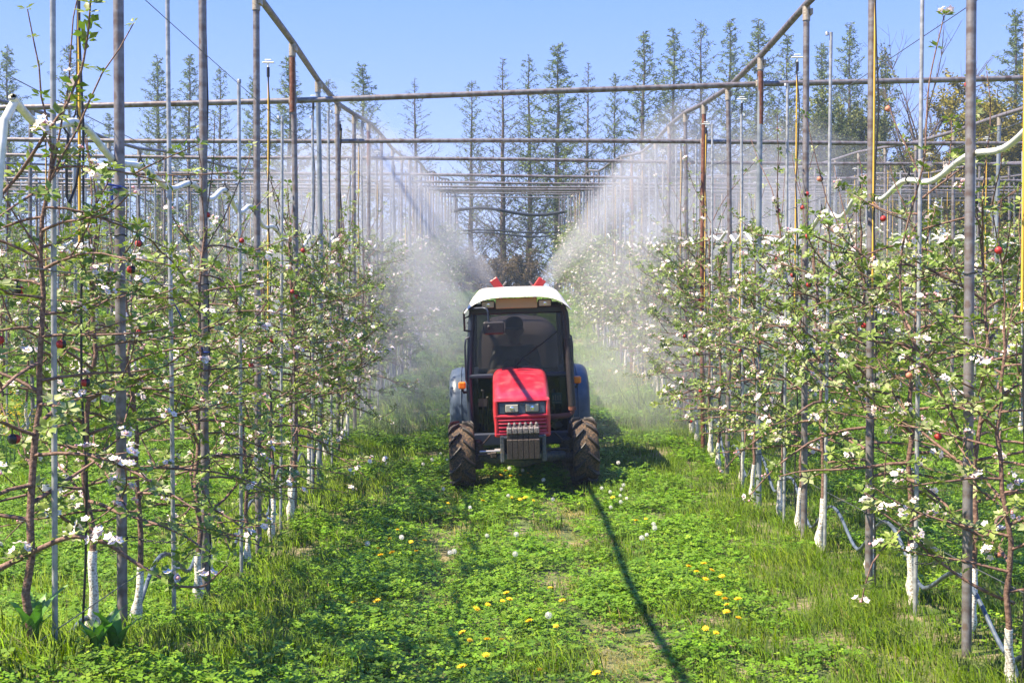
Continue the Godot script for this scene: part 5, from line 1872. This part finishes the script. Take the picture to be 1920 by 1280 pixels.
	# black hoses slung across the far end of the lane
	for e in [[39.6, 397, 0.12, "uppermost"], [42.0, 434, 0.05, "middle"], [42.6, 440, 0.08, "lowest"]]:
		b = MB.new()
		var pts := PackedVector3Array()
		for i in 25:
			var f := i / 24.0
			var x := lerpf(-1.75, 2.2, f)
			var y: float = W(940, e[1], e[0]).y + sin(f * TAU) * e[2]
			pts.append(Vector3(x, y, -e[0]))
		b.tube(pts, 0.055 if e[2] > 0.1 else 0.03, 8)
		tag(part(b, M.black_plastic, "black_hose", self), "black hose slung across the far end of the lane, %s of three" % e[3], "hose", "black hoses at the far end of the lane")
	# long arching branches that lean into the near corners of the lane
	for e in [
		[[[-40, 1085], [60, 1035], [140, 1003], [200, 1018], [260, 1060], [330, 1100], [380, 1102], [425, 1060]], 4.1, 0.012, "long arching apple branch across the lower left corner"],
		[[[0, 375], [40, 330], [90, 255], [130, 200], [160, 130], [172, 60], [178, -20]], 4.15, 0.007, "long bare shoot slanting up at the upper left corner"],
		[[[1910, 1135], [1840, 1105], [1760, 1050], [1690, 985], [1640, 950]], 5.0, 0.009, "low apple branch reaching left from the right edge"],
		[[[1900, 990], [1850, 1010], [1800, 985], [1745, 960], [1700, 990], [1640, 1060], [1620, 1140]], 5.4, 0.009, "drooping apple branch at the lower right"],
		[[[1830, 860], [1760, 720], [1700, 610], [1690, 520], [1700, 430], [1735, 300], [1740, 170], [1770, 30]], 5.6, 0.008, "tall upright shoot at the upper right before the trellis"]]:
		var pts := PackedVector3Array()
		var lv := MB.new()
		var fl := MB.new()
		var c3 := Curve3D.new()
		for q in e[0]: c3.add_point(W(q[0], q[1], e[1] + r.randf_range(-0.05, 0.05)))
		for q in e[0].size():
			var pa := c3.get_point_position(maxi(q - 1, 0))
			var pb := c3.get_point_position(mini(q + 1, e[0].size() - 1))
			c3.set_point_in(q, (pa - pb) * 0.17)
			c3.set_point_out(q, (pb - pa) * 0.17)
		var n := 28
		for i in n: pts.append(c3.sample_baked(c3.get_baked_length() * i / (n - 1.0)))
		b = MB.new()
		b.tube(pts, taper(e[2], 0.003, n), 8)
		for i in range(3, n):
			if r.randf() < 0.6:
				var off := Vector3(r.randf_range(-1, 1), 0.6, r.randf_range(-1, 1)).normalized()
				rosette(lv, fl, pts[i] + off * 0.01, off, 0.25, r, 1.1)
		rosette(lv, fl, pts[n - 1], Vector3.UP, 0.3, r, 1.2)
		var t := thing("apple_branch", e[3], "branch")
		part(b, M.bark, "wood", t)
		part(lv, M.leaf, "foliage", t).set_meta("kind", "stuff")
		part(fl, M.blossom, "blossom", t).set_meta("kind", "stuff")
